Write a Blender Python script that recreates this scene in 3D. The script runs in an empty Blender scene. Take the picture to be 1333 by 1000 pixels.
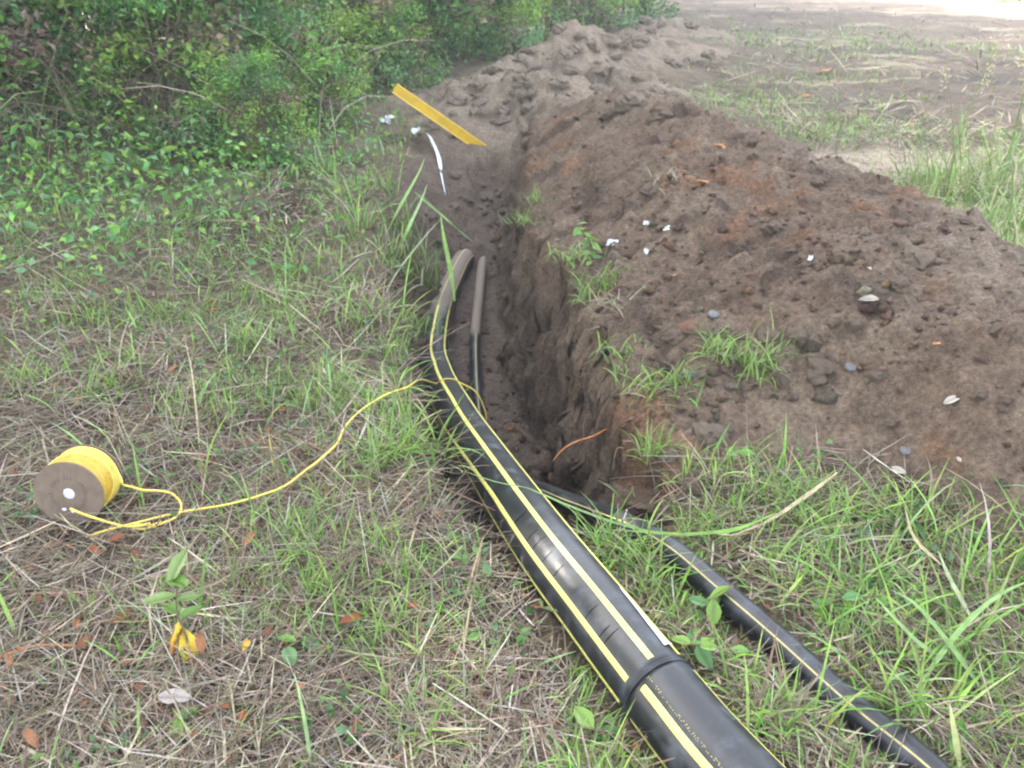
import bpy, bmesh, math, random
import numpy as np
from mathutils import Vector, Matrix

SC = bpy.context.scene
COL = SC.collection
R = math.radians
rng = np.random.default_rng(11)
random.seed(11)

# ---------------------------------------------------------------- camera
CAM_H, PITCH, FPX = 1.45, R(27.6), 1050.0
CT, ST = math.cos(PITCH), math.sin(PITCH)
cam_d = bpy.data.cameras.new('camera')
cam = bpy.data.objects.new('camera', cam_d)
COL.objects.link(cam)
cam.location = (0, 0, CAM_H)
cam.rotation_euler = (math.pi / 2 - PITCH, 0, 0)
cam_d.sensor_width = 36
cam_d.lens = FPX / 1333 * 36
cam_d.clip_start, cam_d.clip_end = 0.05, 600
cam_d.dof.use_dof = True
cam_d.dof.focus_distance = 2.1
cam_d.dof.aperture_fstop = 6.3
SC.camera = cam

# ---------------------------------------------------------------- sky, sun, exposure
SUN_EL, SUN_AZ = R(30), R(-53)          # morning sun, front left, behind the tree line
w = bpy.data.worlds.new('World')
SC.world = w
w.use_nodes = True
nt = w.node_tree
sky = nt.nodes.new('ShaderNodeTexSky')
sky.sky_type = 'NISHITA'
sky.sun_disc = False
sky.sun_elevation = SUN_EL
sky.sun_rotation = SUN_AZ
sky.air_density = 1.0
sky.dust_density = 4.0
sky.ozone_density = 1.0
hsv = nt.nodes.new('ShaderNodeHueSaturation')
hsv.inputs['Saturation'].default_value = 0.42
nt.links.new(sky.outputs[0], hsv.inputs['Color'])
nt.links.new(hsv.outputs[0], nt.nodes['Background'].inputs[0])
nt.nodes['Background'].inputs[1].default_value = 0.15
sun_d = bpy.data.lights.new('sun', 'SUN')
sun = bpy.data.objects.new('sun', sun_d)
COL.objects.link(sun)
sun_d.energy, sun_d.angle, sun_d.color = 3.0, R(0.6), (1, .94, .84)
sdir = Vector((math.cos(SUN_EL) * math.sin(SUN_AZ), math.cos(SUN_EL) * math.cos(SUN_AZ), math.sin(SUN_EL)))
sun.rotation_euler = (-sdir).to_track_quat('-Z', 'Y').to_euler()
sun.location = sdir * 60
SC.view_settings.view_transform = 'Standard'
SC.view_settings.look = 'None'
SC.view_settings.gamma = 1
SC.view_settings.exposure = 3.36
SC.cycles.filter_width = 2.1
SC.cycles.max_bounces = 6

# ---------------------------------------------------------------- helpers
def P(px, py, z=0.0):
    u, v = (px - 666.5) / FPX, (500 - py) / FPX
    t = (CAM_H - z) / (ST - v * CT)
    return Vector((u * t, t * (CT + v * ST), z))

def PT(px, py, t):
    u, v = (px - 666.5) / FPX, (500 - py) / FPX
    return Vector((u * t, t * (CT + v * ST), CAM_H + t * (-ST + v * CT)))

def hash2(ix, iy, seed):
    h = (ix.astype(np.int64) * 374761393 + iy.astype(np.int64) * 668265263 + seed * 974634777) & 0xFFFFFFFF
    h = ((h ^ (h >> 13)) * 1274126177) & 0xFFFFFFFF
    h = (h ^ (h >> 16)) & 0xFFFFFF
    return h / float(0xFFFFFF)

def vn(x, y, s=1.0, seed=0):
    """gradient-like value noise, -1..1, feature size s"""
    x = np.asarray(x, float) / s + 31.7 * seed
    y = np.asarray(y, float) / s - 17.3 * seed
    ix, iy = np.floor(x), np.floor(y)
    fx, fy = x - ix, y - iy
    fx = fx * fx * fx * (fx * (fx * 6 - 15) + 10)
    fy = fy * fy * fy * (fy * (fy * 6 - 15) + 10)
    a, b = hash2(ix, iy, seed), hash2(ix + 1, iy, seed)
    c, d = hash2(ix, iy + 1, seed), hash2(ix + 1, iy + 1, seed)
    return ((a + (b - a) * fx) * (1 - fy) + (c + (d - c) * fx) * fy) * 2 - 1

def fbm(x, y, s, seed, octv=4, rough=.5):
    r, a, n = 0, 1.0, 0
    for k in range(octv):
        r = r + a * vn(x * math.cos(k) - y * math.sin(k), x * math.sin(k) + y * math.cos(k), s, seed + k)
        n += a; a *= rough; s *= .5
    return r / n

def sm(a, b, x):
    t = np.clip((x - a) / (b - a), 0, 1)
    return t * t * (3 - 2 * t)

def tag(o, label=None, cat=None, group=None, kind=None):
    if label: o['label'] = label
    if cat: o['category'] = cat
    if group: o['group'] = group
    if kind: o['kind'] = kind
    return o

def empty(name, loc=(0, 0, 0), rz=0):
    o = bpy.data.objects.new(name, None)
    o.empty_display_size = .05
    COL.objects.link(o)
    o.location = loc
    o.rotation_euler = (0, 0, rz)
    return o

def link(name, me, parent=None, loc=None, rot=None, scale=None):
    o = bpy.data.objects.new(name, me)
    COL.objects.link(o)
    if parent is not None: o.parent = parent
    if loc is not None: o.location = loc
    if rot is not None: o.rotation_euler = rot
    if scale is not None: o.scale = scale if hasattr(scale, '__len__') else (scale,) * 3
    return o

def np_mesh(name, V, F, mats, cols=None, smooth=True, extra=None):
    """V (n,3); F list of index arrays (each (m,k)); cols (n,3) per vertex"""
    V = np.asarray(V, np.float32)
    F = [np.asarray(f, np.int32) for f in (F if isinstance(F, list) else [F])]
    me = bpy.data.meshes.new(name)
    me.vertices.add(len(V))
    me.vertices.foreach_set('co', V.ravel())
    li = np.concatenate([f.ravel() for f in F])
    tot = np.concatenate([np.full(len(f), f.shape[1], np.int32) for f in F])
    st = np.concatenate([[0], np.cumsum(tot)[:-1]]).astype(np.int32)
    me.loops.add(len(li))
    me.loops.foreach_set('vertex_index', li)
    me.polygons.add(len(tot))
    me.polygons.foreach_set('loop_start', st)
    me.polygons.foreach_set('loop_total', tot)
    me.polygons.foreach_set('use_smooth', np.full(len(tot), smooth))
    me.update(calc_edges=True)
    if cols is not None:
        a = me.color_attributes.new('tint', 'FLOAT_COLOR', 'POINT')
        c = np.ones((len(V), 4), np.float32); c[:, :3] = cols
        a.data.foreach_set('color', c.ravel())
    if extra is not None:
        a = me.attributes.new('dust', 'FLOAT', 'POINT')
        a.data.foreach_set('value', np.asarray(extra, np.float32))
    for m in (mats if isinstance(mats, (list, tuple)) else [mats]):
        me.materials.append(m)
    me.validate()
    return me

class MB:
    """collects verts, faces and vertex colours for one mesh"""
    def __init__(s): s.V, s.F, s.C, s.D, s.n = [], [], [], [], 0
    def add(s, V, F, c=(1, 1, 1), d=0.):
        V = np.asarray(V, float)
        F = F if isinstance(F, list) else [F]
        for f in F: s.F.append(np.asarray(f, int) + s.n)
        s.V.append(V); s.n += len(V)
        c = np.asarray(c, float)
        s.C.append(np.broadcast_to(c, (len(V), 3)) if c.ndim == 1 else c)
        s.D.append(np.broadcast_to(np.asarray(d, float), (len(V),)))
        return s
    def mesh(s, name, mat, smooth=True):
        return np_mesh(name, np.concatenate(s.V), s.F, mat, np.concatenate(s.C), smooth, np.concatenate(s.D))

def catmull(pts, n):
    pts = [Vector(p) for p in pts]
    q = [pts[0] * 2 - pts[1]] + pts + [pts[-1] * 2 - pts[-2]]
    out = []
    for i in range(1, len(q) - 2):
        a, b, c, d = q[i - 1], q[i], q[i + 1], q[i + 2]
        for k in range(n):
            t = k / n
            out.append(.5 * ((2 * b) + (c - a) * t + (2 * a - 5 * b + 4 * c - d) * t * t + (3 * b - a - 3 * c + d) * t ** 3))
    out.append(pts[-1])
    return out

def even(path, step):
    p = np.array([tuple(v) for v in path])
    s = np.concatenate([[0], np.cumsum(np.linalg.norm(np.diff(p, axis=0), axis=1))])
    n = max(2, int(s[-1] / step))
    t = np.linspace(0, s[-1], n + 1)
    return np.stack([np.interp(t, s, p[:, k]) for k in range(3)], 1)

def tangents(p):
    t = np.gradient(p, axis=0)
    return t / np.linalg.norm(t, axis=1, keepdims=True)

def frames(p):
    t = tangents(p)
    a = np.array([0, 0, 1.]) if abs(t[0][2]) < .9 else np.array([1., 0, 0])
    n = np.zeros_like(p)
    v = a - t[0] * (a @ t[0]); n[0] = v / np.linalg.norm(v)
    for i in range(1, len(p)):
        v = n[i - 1] - t[i] * (n[i - 1] @ t[i]); n[i] = v / np.linalg.norm(v)
    return t, n, np.cross(t, n)

def tube(p, r, k=8, caps=True):
    p = np.asarray([tuple(q) for q in p], float)
    r = np.broadcast_to(np.asarray(r, float), (len(p),))
    t, n, b = frames(p)
    a = np.arange(k) / k * 2 * math.pi
    V = p[:, None, :] + r[:, None, None] * (np.cos(a)[None, :, None] * n[:, None, :] + np.sin(a)[None, :, None] * b[:, None, :])
    V = V.reshape(-1, 3)
    i = np.arange(len(p) - 1)[:, None] * k; j = np.arange(k)[None, :]; j2 = (j + 1) % k
    F = [np.stack([i + j, i + j2, i + k + j2, i + k + j], -1).reshape(-1, 4)]
    if caps:
        F.append(np.arange(k)[None, ::-1]); F.append((len(p) - 1) * k + np.arange(k)[None, :])
    return V, F

def strips(C, side, wd):
    """C (N,S,3) centre lines, side (N,S,3) unit, wd (N,S) -> verts, quads"""
    N, S, _ = C.shape
    V = np.stack([C - side * wd[..., None] * .5, C + side * wd[..., None] * .5], 2).reshape(-1, 3)
    b = (np.arange(N) * S * 2)[:, None] + (np.arange(S - 1) * 2)[None, :]
    F = np.stack([b, b + 1, b + 3, b + 2], -1).reshape(-1, 4)
    return V, F

def blades(pos, az, L, th0, curl, width, segs=4, tip=.08, roll=None):
    """grass blades: az heading, th0 lean from vertical at the root, curl = added lean along the length"""
    N = len(pos)
    s = np.linspace(0, 1, segs + 1)
    th = th0[:, None] + curl[:, None] * s[None, :]
    d = np.stack([np.cos(az), np.sin(az), np.zeros(N)], 1)
    dl = L[:, None] / segs
    mid = (th[:, 1:] + th[:, :-1]) / 2
    hx = np.concatenate([np.zeros((N, 1)), np.cumsum(np.sin(mid) * dl, 1)], 1)
    hz = np.concatenate([np.zeros((N, 1)), np.cumsum(np.cos(mid) * dl, 1)], 1)
    C = pos[:, None, :] + hx[..., None] * d[:, None, :] + hz[..., None] * np.array([0, 0, 1.])
    side = np.stack([-np.sin(az), np.cos(az), np.zeros(N)], 1)
    if roll is not None:
        side = side * np.cos(roll)[:, None] + np.array([0, 0, 1.]) * np.sin(roll)[:, None]
    side = np.repeat(side[:, None, :], segs + 1, 1)
    prof = np.minimum(1, .55 + s * 1.6) * (1 - (1 - tip) * s ** 2.2)
    return strips(C, side, width[:, None] * prof[None, :]), segs + 1

# ---------------------------------------------------------------- materials
def new_mat(name):
    m = bpy.data.materials.new(name); m.use_nodes = True
    return m, m.node_tree, m.node_tree.nodes['Principled BSDF']

def N(nt, kind, **kw):
    n = nt.nodes.new('ShaderNode' + kind)
    for k, v in kw.items():
        if k in n.inputs: n.inputs[k].default_value = v
        else: setattr(n, k, v)
    return n

def mixc(nt, fac, a, b, mode='MIX'):
    n = nt.nodes.new('ShaderNodeMix'); n.data_type = 'RGBA'; n.blend_type = mode
    for k, s in ((0, fac), (6, a), (7, b)):
        if hasattr(s, 'is_linked'): nt.links.new(s, n.inputs[k])
        else: n.inputs[k].default_value = s if not isinstance(s, tuple) else (*s, 1)
    return n.outputs[2]

def ramp(nt, src, stops):
    n = nt.nodes.new('ShaderNodeValToRGB')
    cr = n.color_ramp
    while len(cr.elements) < len(stops): cr.elements.new(.5)
    for e, (p, c) in zip(cr.elements, stops):
        e.position = p; e.color = (*c, 1) if isinstance(c, tuple) else (c, c, c, 1)
    nt.links.new(src, n.inputs[0])
    return n.outputs[0]

def noise(nt, scale, detail=4, rough=.6, obj=True):
    tc = N(nt, 'TexCoord')
    n = N(nt, 'TexNoise', Scale=scale, Detail=detail, Roughness=rough)
    nt.links.new(tc.outputs['Object'], n.inputs['Vector'])
    return n.outputs[0]

def bump(nt, bsdf, h, dist, strength=1.0):
    b = N(nt, 'Bump', Strength=strength, Distance=dist)
    nt.links.new(h, b.inputs['Height']); nt.links.new(b.outputs[0], bsdf.inputs['Normal'])

def soil_mat():
    m, nt, b = new_mat('soil')
    at = N(nt, 'Attribute', attribute_name='tint')
    n1 = noise(nt, 55, 6, .7); n2 = noise(nt, 260, 4, .7); n3 = noise(nt, 9, 5, .65)
    c = mixc(nt, 1.0, at.outputs['Color'], ramp(nt, n1, [(.28, .5), (.5, 1.0), (.72, 1.65)]), 'MULTIPLY')
    c = mixc(nt, 1.0, c, ramp(nt, n2, [(.3, .6), (.7, 1.35)]), 'MULTIPLY')
    c = mixc(nt, 1.0, c, ramp(nt, n3, [(.3, (.82, .78, .76)), (.7, (1.2, 1.18, 1.14))]), 'MULTIPLY')
    nt.links.new(c, b.inputs['Base Color'])
    b.inputs['Roughness'].default_value = .95
    b.inputs['Specular IOR Level'].default_value = .2
    ad = N(nt, 'Math', operation='MULTIPLY_ADD'); nt.links.new(n1, ad.inputs[0]); ad.inputs[1].default_value = 1.6
    nt.links.new(n2, ad.inputs[2])
    bump(nt, b, ad.outputs[0], .018, 1.0)
    return m

def leaf_mat(name, trans=.3, rough=.5, var=.25, spec=.35):
    m, nt, b = new_mat(name)
    at = N(nt, 'Attribute', attribute_name='tint')
    n1 = noise(nt, 40, 3)
    c = mixc(nt, 1.0, at.outputs['Color'], ramp(nt, n1, [(.3, 1 - var), (.7, 1 + var)]), 'MULTIPLY')
    nt.links.new(c, b.inputs['Base Color'])
    b.inputs['Roughness'].default_value = rough
    b.inputs['Specular IOR Level'].default_value = spec
    if trans:
        t = N(nt, 'BsdfTranslucent'); nt.links.new(c, t.inputs[0])
        mx = N(nt, 'MixShader'); mx.inputs[0].default_value = trans
        out = nt.nodes['Material Output']
        nt.links.new(b.outputs[0], mx.inputs[1]); nt.links.new(t.outputs[0], mx.inputs[2])
        nt.links.new(mx.outputs[0], out.inputs[0])
    return m

def pipe_mat():
    m, nt, b = new_mat('black_plastic')
    du = N(nt, 'Attribute', attribute_name='dust')
    n1 = noise(nt, 14, 6, .65); n2 = noise(nt, 260, 3, .6); n3 = noise(nt, 90, 5, .7)
    smear = ramp(nt, n1, [(.50, 0.0), (.70, .6)])
    c = mixc(nt, smear, (.010, .011, .014), (.075, .085, .105))
    sp = ramp(nt, n3, [(.66, 0.0), (.74, .55)])
    c = mixc(nt, sp, c, (.10, .10, .105))
    dm = N(nt, 'Math', operation='MULTIPLY_ADD')
    nt.links.new(n1, dm.inputs[0]); dm.inputs[1].default_value = .9; nt.links.new(du.outputs['Fac'], dm.inputs[2])
    dd = N(nt, 'MapRange'); dd.inputs[1].default_value = .75; dd.inputs[2].default_value = 1.15
    nt.links.new(dm.outputs[0], dd.inputs[0])
    c = mixc(nt, dd.outputs[0], c, (.175, .138, .108))
    nt.links.new(c, b.inputs['Base Color'])
    rr = N(nt, 'MapRange'); rr.inputs[3].default_value = .38; rr.inputs[4].default_value = .85
    nt.links.new(dd.outputs[0], rr.inputs[0])
    r2 = mixc(nt, smear, rr.outputs[0], (.6, .6, .6))
    nt.links.new(r2, b.inputs['Roughness'])
    bump(nt, b, n2, .0007, .2)
    return m

def plain(name, col, rough=.5, var=.15, scale=30, spec=.4, bd=0.0, dirt=None):
    m, nt, b = new_mat(name)
    n1 = noise(nt, scale, 5, .65)
    c = mixc(nt, 1.0, col, ramp(nt, n1, [(.3, 1 - var), (.7, 1 + var)]), 'MULTIPLY')
    if dirt:
        n2 = noise(nt, scale * .35, 5, .7)
        c = mixc(nt, ramp(nt, n2, [(.48, 0.0), (.72, .7)]), c, dirt)
    nt.links.new(c, b.inputs['Base Color'])
    b.inputs['Roughness'].default_value = rough
    b.inputs['Specular IOR Level'].default_value = spec
    if bd: bump(nt, b, n1, bd)
    return m

M_SOIL = soil_mat()
M_GRASS = leaf_mat('grass_blades', .3, .45)
M_STRAW = leaf_mat('straw', .1, .75, .3, .2)
M_LEAF = leaf_mat('leaves', .4, .42, .3, .45)
M_DEAD = leaf_mat('dead_leaf', .12, .7, .35, .2)
M_PIPE = pipe_mat()
M_STRIPE = plain('yellow_stripe', (.62, .58, .15), .5, .12, 60, .35, 0, (.40, .38, .14))
M_STRIPE_DULL = plain('dusty_stripe', (.40, .34, .16), .7, .2, 60, .2)
M_WIRE = plain('yellow_wire', (.62, .47, .09), .45, .14, 80)
M_WIRE_SHADE = plain('yellow_wire_shaded', (.47, .31, .04), .5, .2, 80)  # darker copy of the wire yellow, shade between the turns put into colour
M_FLANGE = plain('fibreboard', (.15, .112, .085), .85, .18, 25, .2, .0006, (.19, .15, .12))
M_HUB = plain('hub_plastic', (.62, .68, .78), .5, .1, 30)
M_INK = plain('dark_ink', (.095, .07, .055), .8, .2, 50)
M_WHITE = plain('white_plastic', (.52, .54, .57), .45, .3, 25)
M_STAKE = plain('yellow_stake', (.46, .29, .015), .6, .2, 9, .3, 0, (.27, .18, .045))
M_STAKE_EDGE = plain('yellow_stake_edge', (.62, .42, .06), .5, .14, 14)
M_BARK = plain('bark', (.10, .075, .055), .9, .35, 18, .2, .02)
M_STEM = plain('stem', (.13, .10, .06), .8, .3, 30)
M_ROOT = plain('orange_root', (.34, .13, .045), .8, .3, 40)
M_CHIP = plain('wood_chip', (.36, .17, .07), .8, .3, 45)
M_CLOD = plain('clod_soil', (.20, .152, .115), .95, .45, 45, .15, .015, (.17, .13, .10))
M_CLOD_TAN = plain('dry_clod_soil', (.22, .175, .135), .95, .5, 38, .15, .015)
M_SLATE = plain('slate', (.085, .088, .095), .7, .2, 30)
M_SHELL = plain('pale_leaf', (.52, .49, .44), .7, .2, 40)
M_STICK0 = plain('rootlet', (.20, .13, .08), .85, .3, 50, .2)
M_COPPER = plain('print_ink', (.42, .36, .10), .6, .4, 300)

# ---------------------------------------------------------------- the two pipes: paths first, the ground is pressed under them
R6, R2 = .084, .035
big_pts = [(1420, 1500, .09), (1130, 1200, .09), (941, 1000, .092), (862, 905, .092), (779, 800, .09), (702, 700, .05), (634, 600, -.12), (596, 540, -.27),
           (572, 490, -.45), (565, 450, -.56), (575, 400, -.66), (592, 360, -.68), (606, 336, -.67)]
big_path = even(catmull([P(*q) for q in big_pts] + [P(612, 322, -.72) + Vector((.03, .15, -.12))], 80), .02)
small_pts = [P(1480, 1290, .06), P(1330, 1120, .06), P(1205, 1000, .06), P(1100, 915, .062), P(1000, 825, .066), P(930, 765, .07), P(872, 716, .06), P(822, 687, .0),
             P(768, 665, -.12), P(717, 645, -.23), Vector((-.08, 3.05, -.58)), P(624, 540, -.77), P(619, 480, -.765), P(619, 430, -.745),
             P(623, 390, -.72), P(627, 350, -.69), P(630, 332, -.69), P(634, 318, -.80) + Vector((0, .1, -.1))]
small_path = even(catmull(small_pts, 80), .02)

# ---------------------------------------------------------------- terrain
TY = np.array([1.5, 1.8, 2.1, 2.5, 3.1, 3.66, 4.5, 6.0, 7.2, 8.5])
TXL = np.array([-.02, -.09, -.23, -.34, -.45, -.61, -.77, -.95, -.93, -.72])
TXR = np.array([.46, .50, .41, .37, .33, .28, .12, .10, .16, .25])
TZY = np.array([1.7, 2.2, 2.7, 5.4, 5.9, 6.2, 6.5, 7.0, 7.6, 8.4])
TZ = np.array([-.45, -.66, -.82, -.80, -.77, -.68, -.57, -.50, -.34, -.02])
MY = np.array([0.6, 1.6, 2.67, 3.5, 4.06, 5.17, 6.6, 7.6, 8.8])
MX = np.array([3.2, 2.35, 1.88, 1.85, 1.70, 1.42, .95, .85, .8])
MZ = np.array([.30, .40, .47, .48, .51, .55, .53, .36, .18])
YN_X = np.array([.3, .5, .94, 1.48, 2.0, 3.2])
YN_Y = np.array([1.98, 1.88, 1.93, 1.60, 1.30, .6])
PILES = [(.75, 11.8, .50, .8, .9), (-.35, 9.2, .28, .9, .8), (.45, 8.7, .25, .6, .6), (2.1, 14.5, .30, 1.2, 1.3), (1.3, 10.0, .36, .7, .7),
         (3.2, 19, .34, 1.3, 2.4), (.1, 10.6, .32, .6, .7), (1.4, 12.6, .30, .7, .8)]

def surf(x, y):
    """height, and the weights of trench, mound and far piles"""
    x = np.asarray(x, float); y = np.asarray(y, float)
    far = np.clip(np.hypot(x, y) / 12, 0, 1)
    z = .035 * vn(x, y, 1.3, 1) + .016 * vn(x, y, .33, 2) + .007 * vn(x, y, .09, 3) + .004 * vn(x, y, .04, 4) + far * .10 * vn(x, y, 6, 5)
    # land rises a little towards the thicket on the left
    z = z + .25 * sm(2.5, 7, -x + .12 * y) + .02
    # near spoil mound on the right of the trench
    xr = np.interp(y, TY, TXR) + .03 * vn(y, y * 0, .22, 7) + .02 * vn(y, y * 0, .08, 8) + .015 * vn(x, y, .05, 6)
    xl = np.interp(y, TY, TXL) + .035 * vn(y, y * 0, .3, 9) + .02 * vn(y, y * 0, .09, 10) + .012 * vn(x, y, .05, 16)
    mx = np.interp(y, MY, MX) + .10 * vn(y, y * 0, .7, 11)
    mz = np.interp(y, MY, MZ) + .03 * vn(y, y * 0, .5, 12)
    yn = np.interp(x, YN_X, YN_Y) + .07 * vn(x, y * 0, .3, 13)
    s = np.clip((x - xr + .05) / np.maximum(mx - xr, .2), 0, 1)
    left = .10 + (mz - .10) * np.sin(s * math.pi / 2) ** .95
    s2 = np.clip((x - mx) / .85, 0, 1)
    right = mz * .5 * (1 + np.cos(math.pi * s2))
    m = sm(0, 1, (y - yn + .03) / .85) * sm(9.3, 7.2, y) * (x > xr - .15)
    prof = np.where(x < mx, left, right)
    mw = m * sm(-.06, .02, x - xr) * (1 - s2 ** 4)
    lump = .055 * fbm(x, y, .42, 20, 3) + .034 * np.abs(fbm(x, y, .2, 24, 3)) + .020 * vn(x, y, .085, 28) + .012 * vn(x, y, .04, 29) + .006 * vn(x, y, .02, 30)
    lump = lump + .075 * np.maximum(0, vn(x, y, .11, 31) - .35) + .055 * np.maximum(0, vn(x, y, .06, 32) - .3) - .045 * np.maximum(0, vn(x, y, .09, 33) - .4)
    mound = np.maximum(prof * m, 0) + lump * mw
    z = np.maximum(z * (1 - .6 * mw), 0) * (mw > 0) + z * (mw <= 0) + mound * (m > 0)
    # far piles
    pw = 0 * x
    for (cx, cy, h, rx, ry) in PILES:
        g = np.exp(-((x - cx) / rx) ** 2 - ((y - cy) / ry) ** 2)
        z = z + h * g; pw = np.maximum(pw, g)
    z = z + pw * (.12 * fbm(x, y, .55, 40, 3) + .08 * vn(x, y, .22, 44) + .16 * np.maximum(0, vn(x, y, .25, 48) - .3) + .06 * vn(x, y, .1, 45))
    fr = sm(1.8, 3.2, x - .12 * (y - 4)) * sm(5, 8, y)
    z = z + fr * (.05 * fbm(x, y, .8, 46, 3) + .03 * vn(x, y, .25, 47))
    # trench
    zf = np.interp(y, TZY, TZ) + .03 * vn(x, y, .3, 50) + .014 * vn(x, y, .1, 51) + .007 * vn(x, y, .04, 52)
    zf = zf + sm(6.0, 6.6, y) * (.10 * np.abs(fbm(x, y, .35, 53, 3)) + .03 * vn(x, y, .1, 54))
    wl = np.interp(y, [1.8, 3.5, 4.5, 6, 8], [.16, .18, .34, .62, .7]); wr = np.interp(y, [1.8, 3, 6, 8], [.13, .15, .22, .4])
    y0 = 1.82 - .14 * sm(.10, -.05, x) + .05 * vn(x, y, .2, 55)
    rough = .10 * vn(x, y, .12, 56) + .06 * vn(x, y, .05, 57)
    d = np.minimum(np.minimum((x - xl) / wl, (xr - x) / wr), (y - y0) / .16)
    tw = np.clip(d * (1 + rough * (d > .1)), 0, 1) * sm(8.4, 7.3, y)
    q = np.where(tw < 1, 1 - (1 - tw) ** 1.35, 1)
    z = z + (np.minimum(zf, z) - z) * q
    return z, tw, mw, pw

def press(x, y, z):
    """push the earth down under the pipes where they rest on it"""
    for path, rad, sel in ((big_path, R6, 2.6), (small_path, R2, 2.3)):
        for q in path[::2]:
            if q[1] > sel or q[1] < -.4: continue
            d2 = (x - q[0]) ** 2 + (y - q[1]) ** 2
            k = d2 < (rad + .16) ** 2
            if k.any():
                d = np.sqrt(d2[k])
                lim = q[2] - np.sqrt(np.maximum(rad * rad - d * d, 0)) * .97
                lim = np.where(d > rad * .8, q[2] - rad * .58 + (d - rad * .8) * .42, lim)
                z[k] = np.minimum(z[k], lim)
    return z

def H(x, y):
    return surf(np.array([x]), np.array([y]))[0][0]

RAY_T = np.concatenate([np.arange(1.0, 9, .02), np.arange(9, 40, .08)])
def hit(px, py):
    u, v = (px - 666.5) / FPX, (500 - py) / FPX
    x, y, z = u * RAY_T, RAY_T * (CT + v * ST), CAM_H + RAY_T * (-ST + v * CT)
    k = np.nonzero(surf(x, y)[0] >= z)[0]
    k = k[0] if len(k) else len(RAY_T) - 1
    return Vector((x[k], y[k], H(x[k], y[k])))

def axis(lo, hi, a, b, step, grow, far):
    c = list(np.arange(a, b, step))
    v, s = b, step
    while v < hi:
        c.append(v); s = min(s * grow, far); v += s
    c.append(hi)
    v, s, l = a, step, []
    while v > lo:
        s = min(s * grow, far); v -= s; l.append(v)
    return np.array(l[::-1][1:] + c) if l else np.array(c)

gx = np.concatenate([[-260, -160, -100], axis(-60, 60, -1.25, 2.15, .0125, 1.022, 6), [100, 160, 260]])
gy = [-12., -8, -5, -3, -1.5, -.6, 0, .3, .55]
v = .7
while v < 70: gy.append(v); v += max(.0125, .0052 * v) if v < 14 else .02 * v
gy = np.array(gy + [90, 130, 190, 280, 420])
gx = np.unique(gx)
X, Y = np.meshgrid(gx, gy)
Z, TW, MW, PW = surf(X, Y)
Z = press(X, Y, Z)
nx, ny = len(gx), len(gy)
# crumble the steep faces sideways so that they are not pulled-out strips
dzx = np.gradient(Z, axis=1) / np.gradient(X, axis=1)
steep = np.clip(np.abs(dzx) - .8, 0, 3) / 3
near = (np.abs(X) < 3) & (Y < 8)
XS = X + near * steep * (.045 * vn(Y + .4 * Z, Z * 1.2, .15, 60) + .030 * vn(Y, Z * .9, .06, 61) + .016 * vn(Y, Z, .03, 62))
YS = Y + near * steep * (.030 * vn(X + Y, Z * 1.1, .08, 63) + .014 * vn(Y - X, Z, .035, 64))
V = np.stack([XS, YS, Z], -1).reshape(-1, 3)

def lerp(a, b, t):
    return a + (np.asarray(b) - a) * np.clip(t, 0, 1)[..., None]

Cg = np.empty((ny, nx, 3)); Cg[:] = (.150, .118, .082)
Cg = lerp(Cg, (.075, .055, .036), sm(-.1, .5, fbm(X, Y, .5, 70, 4)))
Cg = lerp(Cg, (.20, .165, .125), .7 * sm(.05, .5, fbm(X, Y, .35, 74, 3)))
# open field on the right: greyer, worn, with pale dry drifts
fld = sm(1.8, 3.2, X - .12 * (Y - 4)) * sm(3.6, 5.5, Y)
Cg = lerp(Cg, (.155, .120, .092), fld)
Cg = lerp(Cg, (.10, .083, .066), fld * sm(.05, .45, fbm(X * .45, Y, .55, 78, 4)))
Cg = lerp(Cg, (.34, .28, .20), fld * .85 * sm(.22, .5, fbm(X * .3, Y, .5, 82, 4)))
pp = P(1130, 212)
Cg = lerp(Cg, (.42, .35, .27), np.exp(-((X - pp.x) / 1.1) ** 2 - ((Y - pp.y - .25 * (X - pp.x)) / .42) ** 2) * 1.3)
pp = P(1290, 235)
Cg = lerp(Cg, (.42, .35, .25), np.exp(-((X - pp.x) / .9) ** 2 - ((Y - pp.y) / .25) ** 2))
# sunlit ground far right, its brightness painted in as a paler straw colour
Cg = lerp(Cg, (.40, .37, .22), sm(14.0, 16.5, X - .12 * (Y - 26)) * sm(20, 24, Y))
soil = np.empty_like(Cg); soil[:] = (.170, .123, .091)
soil = lerp(soil, (.082, .058, .043), .85 * sm(0, .5, fbm(X, Y, .22, 90, 5, .6)))
soil = lerp(soil, (.215, .165, .122), .85 * sm(.1, .5, fbm(X, Y, .22, 94, 4)))
soil = lerp(soil, (.235, .19, .15), .85 * sm(1.0, 1.9, X) * sm(-.3, .4, fbm(X, Y, .5, 91, 3)))
soil = lerp(soil, (.22, .12, .068), .6 * sm(.30, .58, fbm(X, Y, .28, 98, 4)) * (MW > .3))
for (a, b, r) in ((1010, 297, .10), (985, 345, .05), (1005, 405, .08), (830, 700, .07), (930, 315, .05), (845, 640, .12)):
    q = P(a, b, .33 if b < 500 else -.05)
    soil = lerp(soil, (.29, .16, .085), .75 * np.exp(-((X - q.x) / (r * 1.5)) ** 2 - ((Y - q.y) / r) ** 2) * sm(-.3, .5, fbm(X, Y, .1, 99, 3)))
Cg = lerp(Cg, soil, sm(.02, .22, MW + .1 * vn(X, Y, .1, 100)))
tr = np.empty_like(Cg); tr[:] = (.175, .132, .10)
tr = lerp(tr, (.105, .078, .06), sm(-.05, .45, fbm(X + .8 * Z, Y + .3 * Z, .16, 104, 4)) * .8)
tr = lerp(tr, (.22, .165, .12), sm(.05, .5, fbm(Y + .2 * X, Z * 1.6, .20, 107, 4)) * .6 * (TW < .95))
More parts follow.
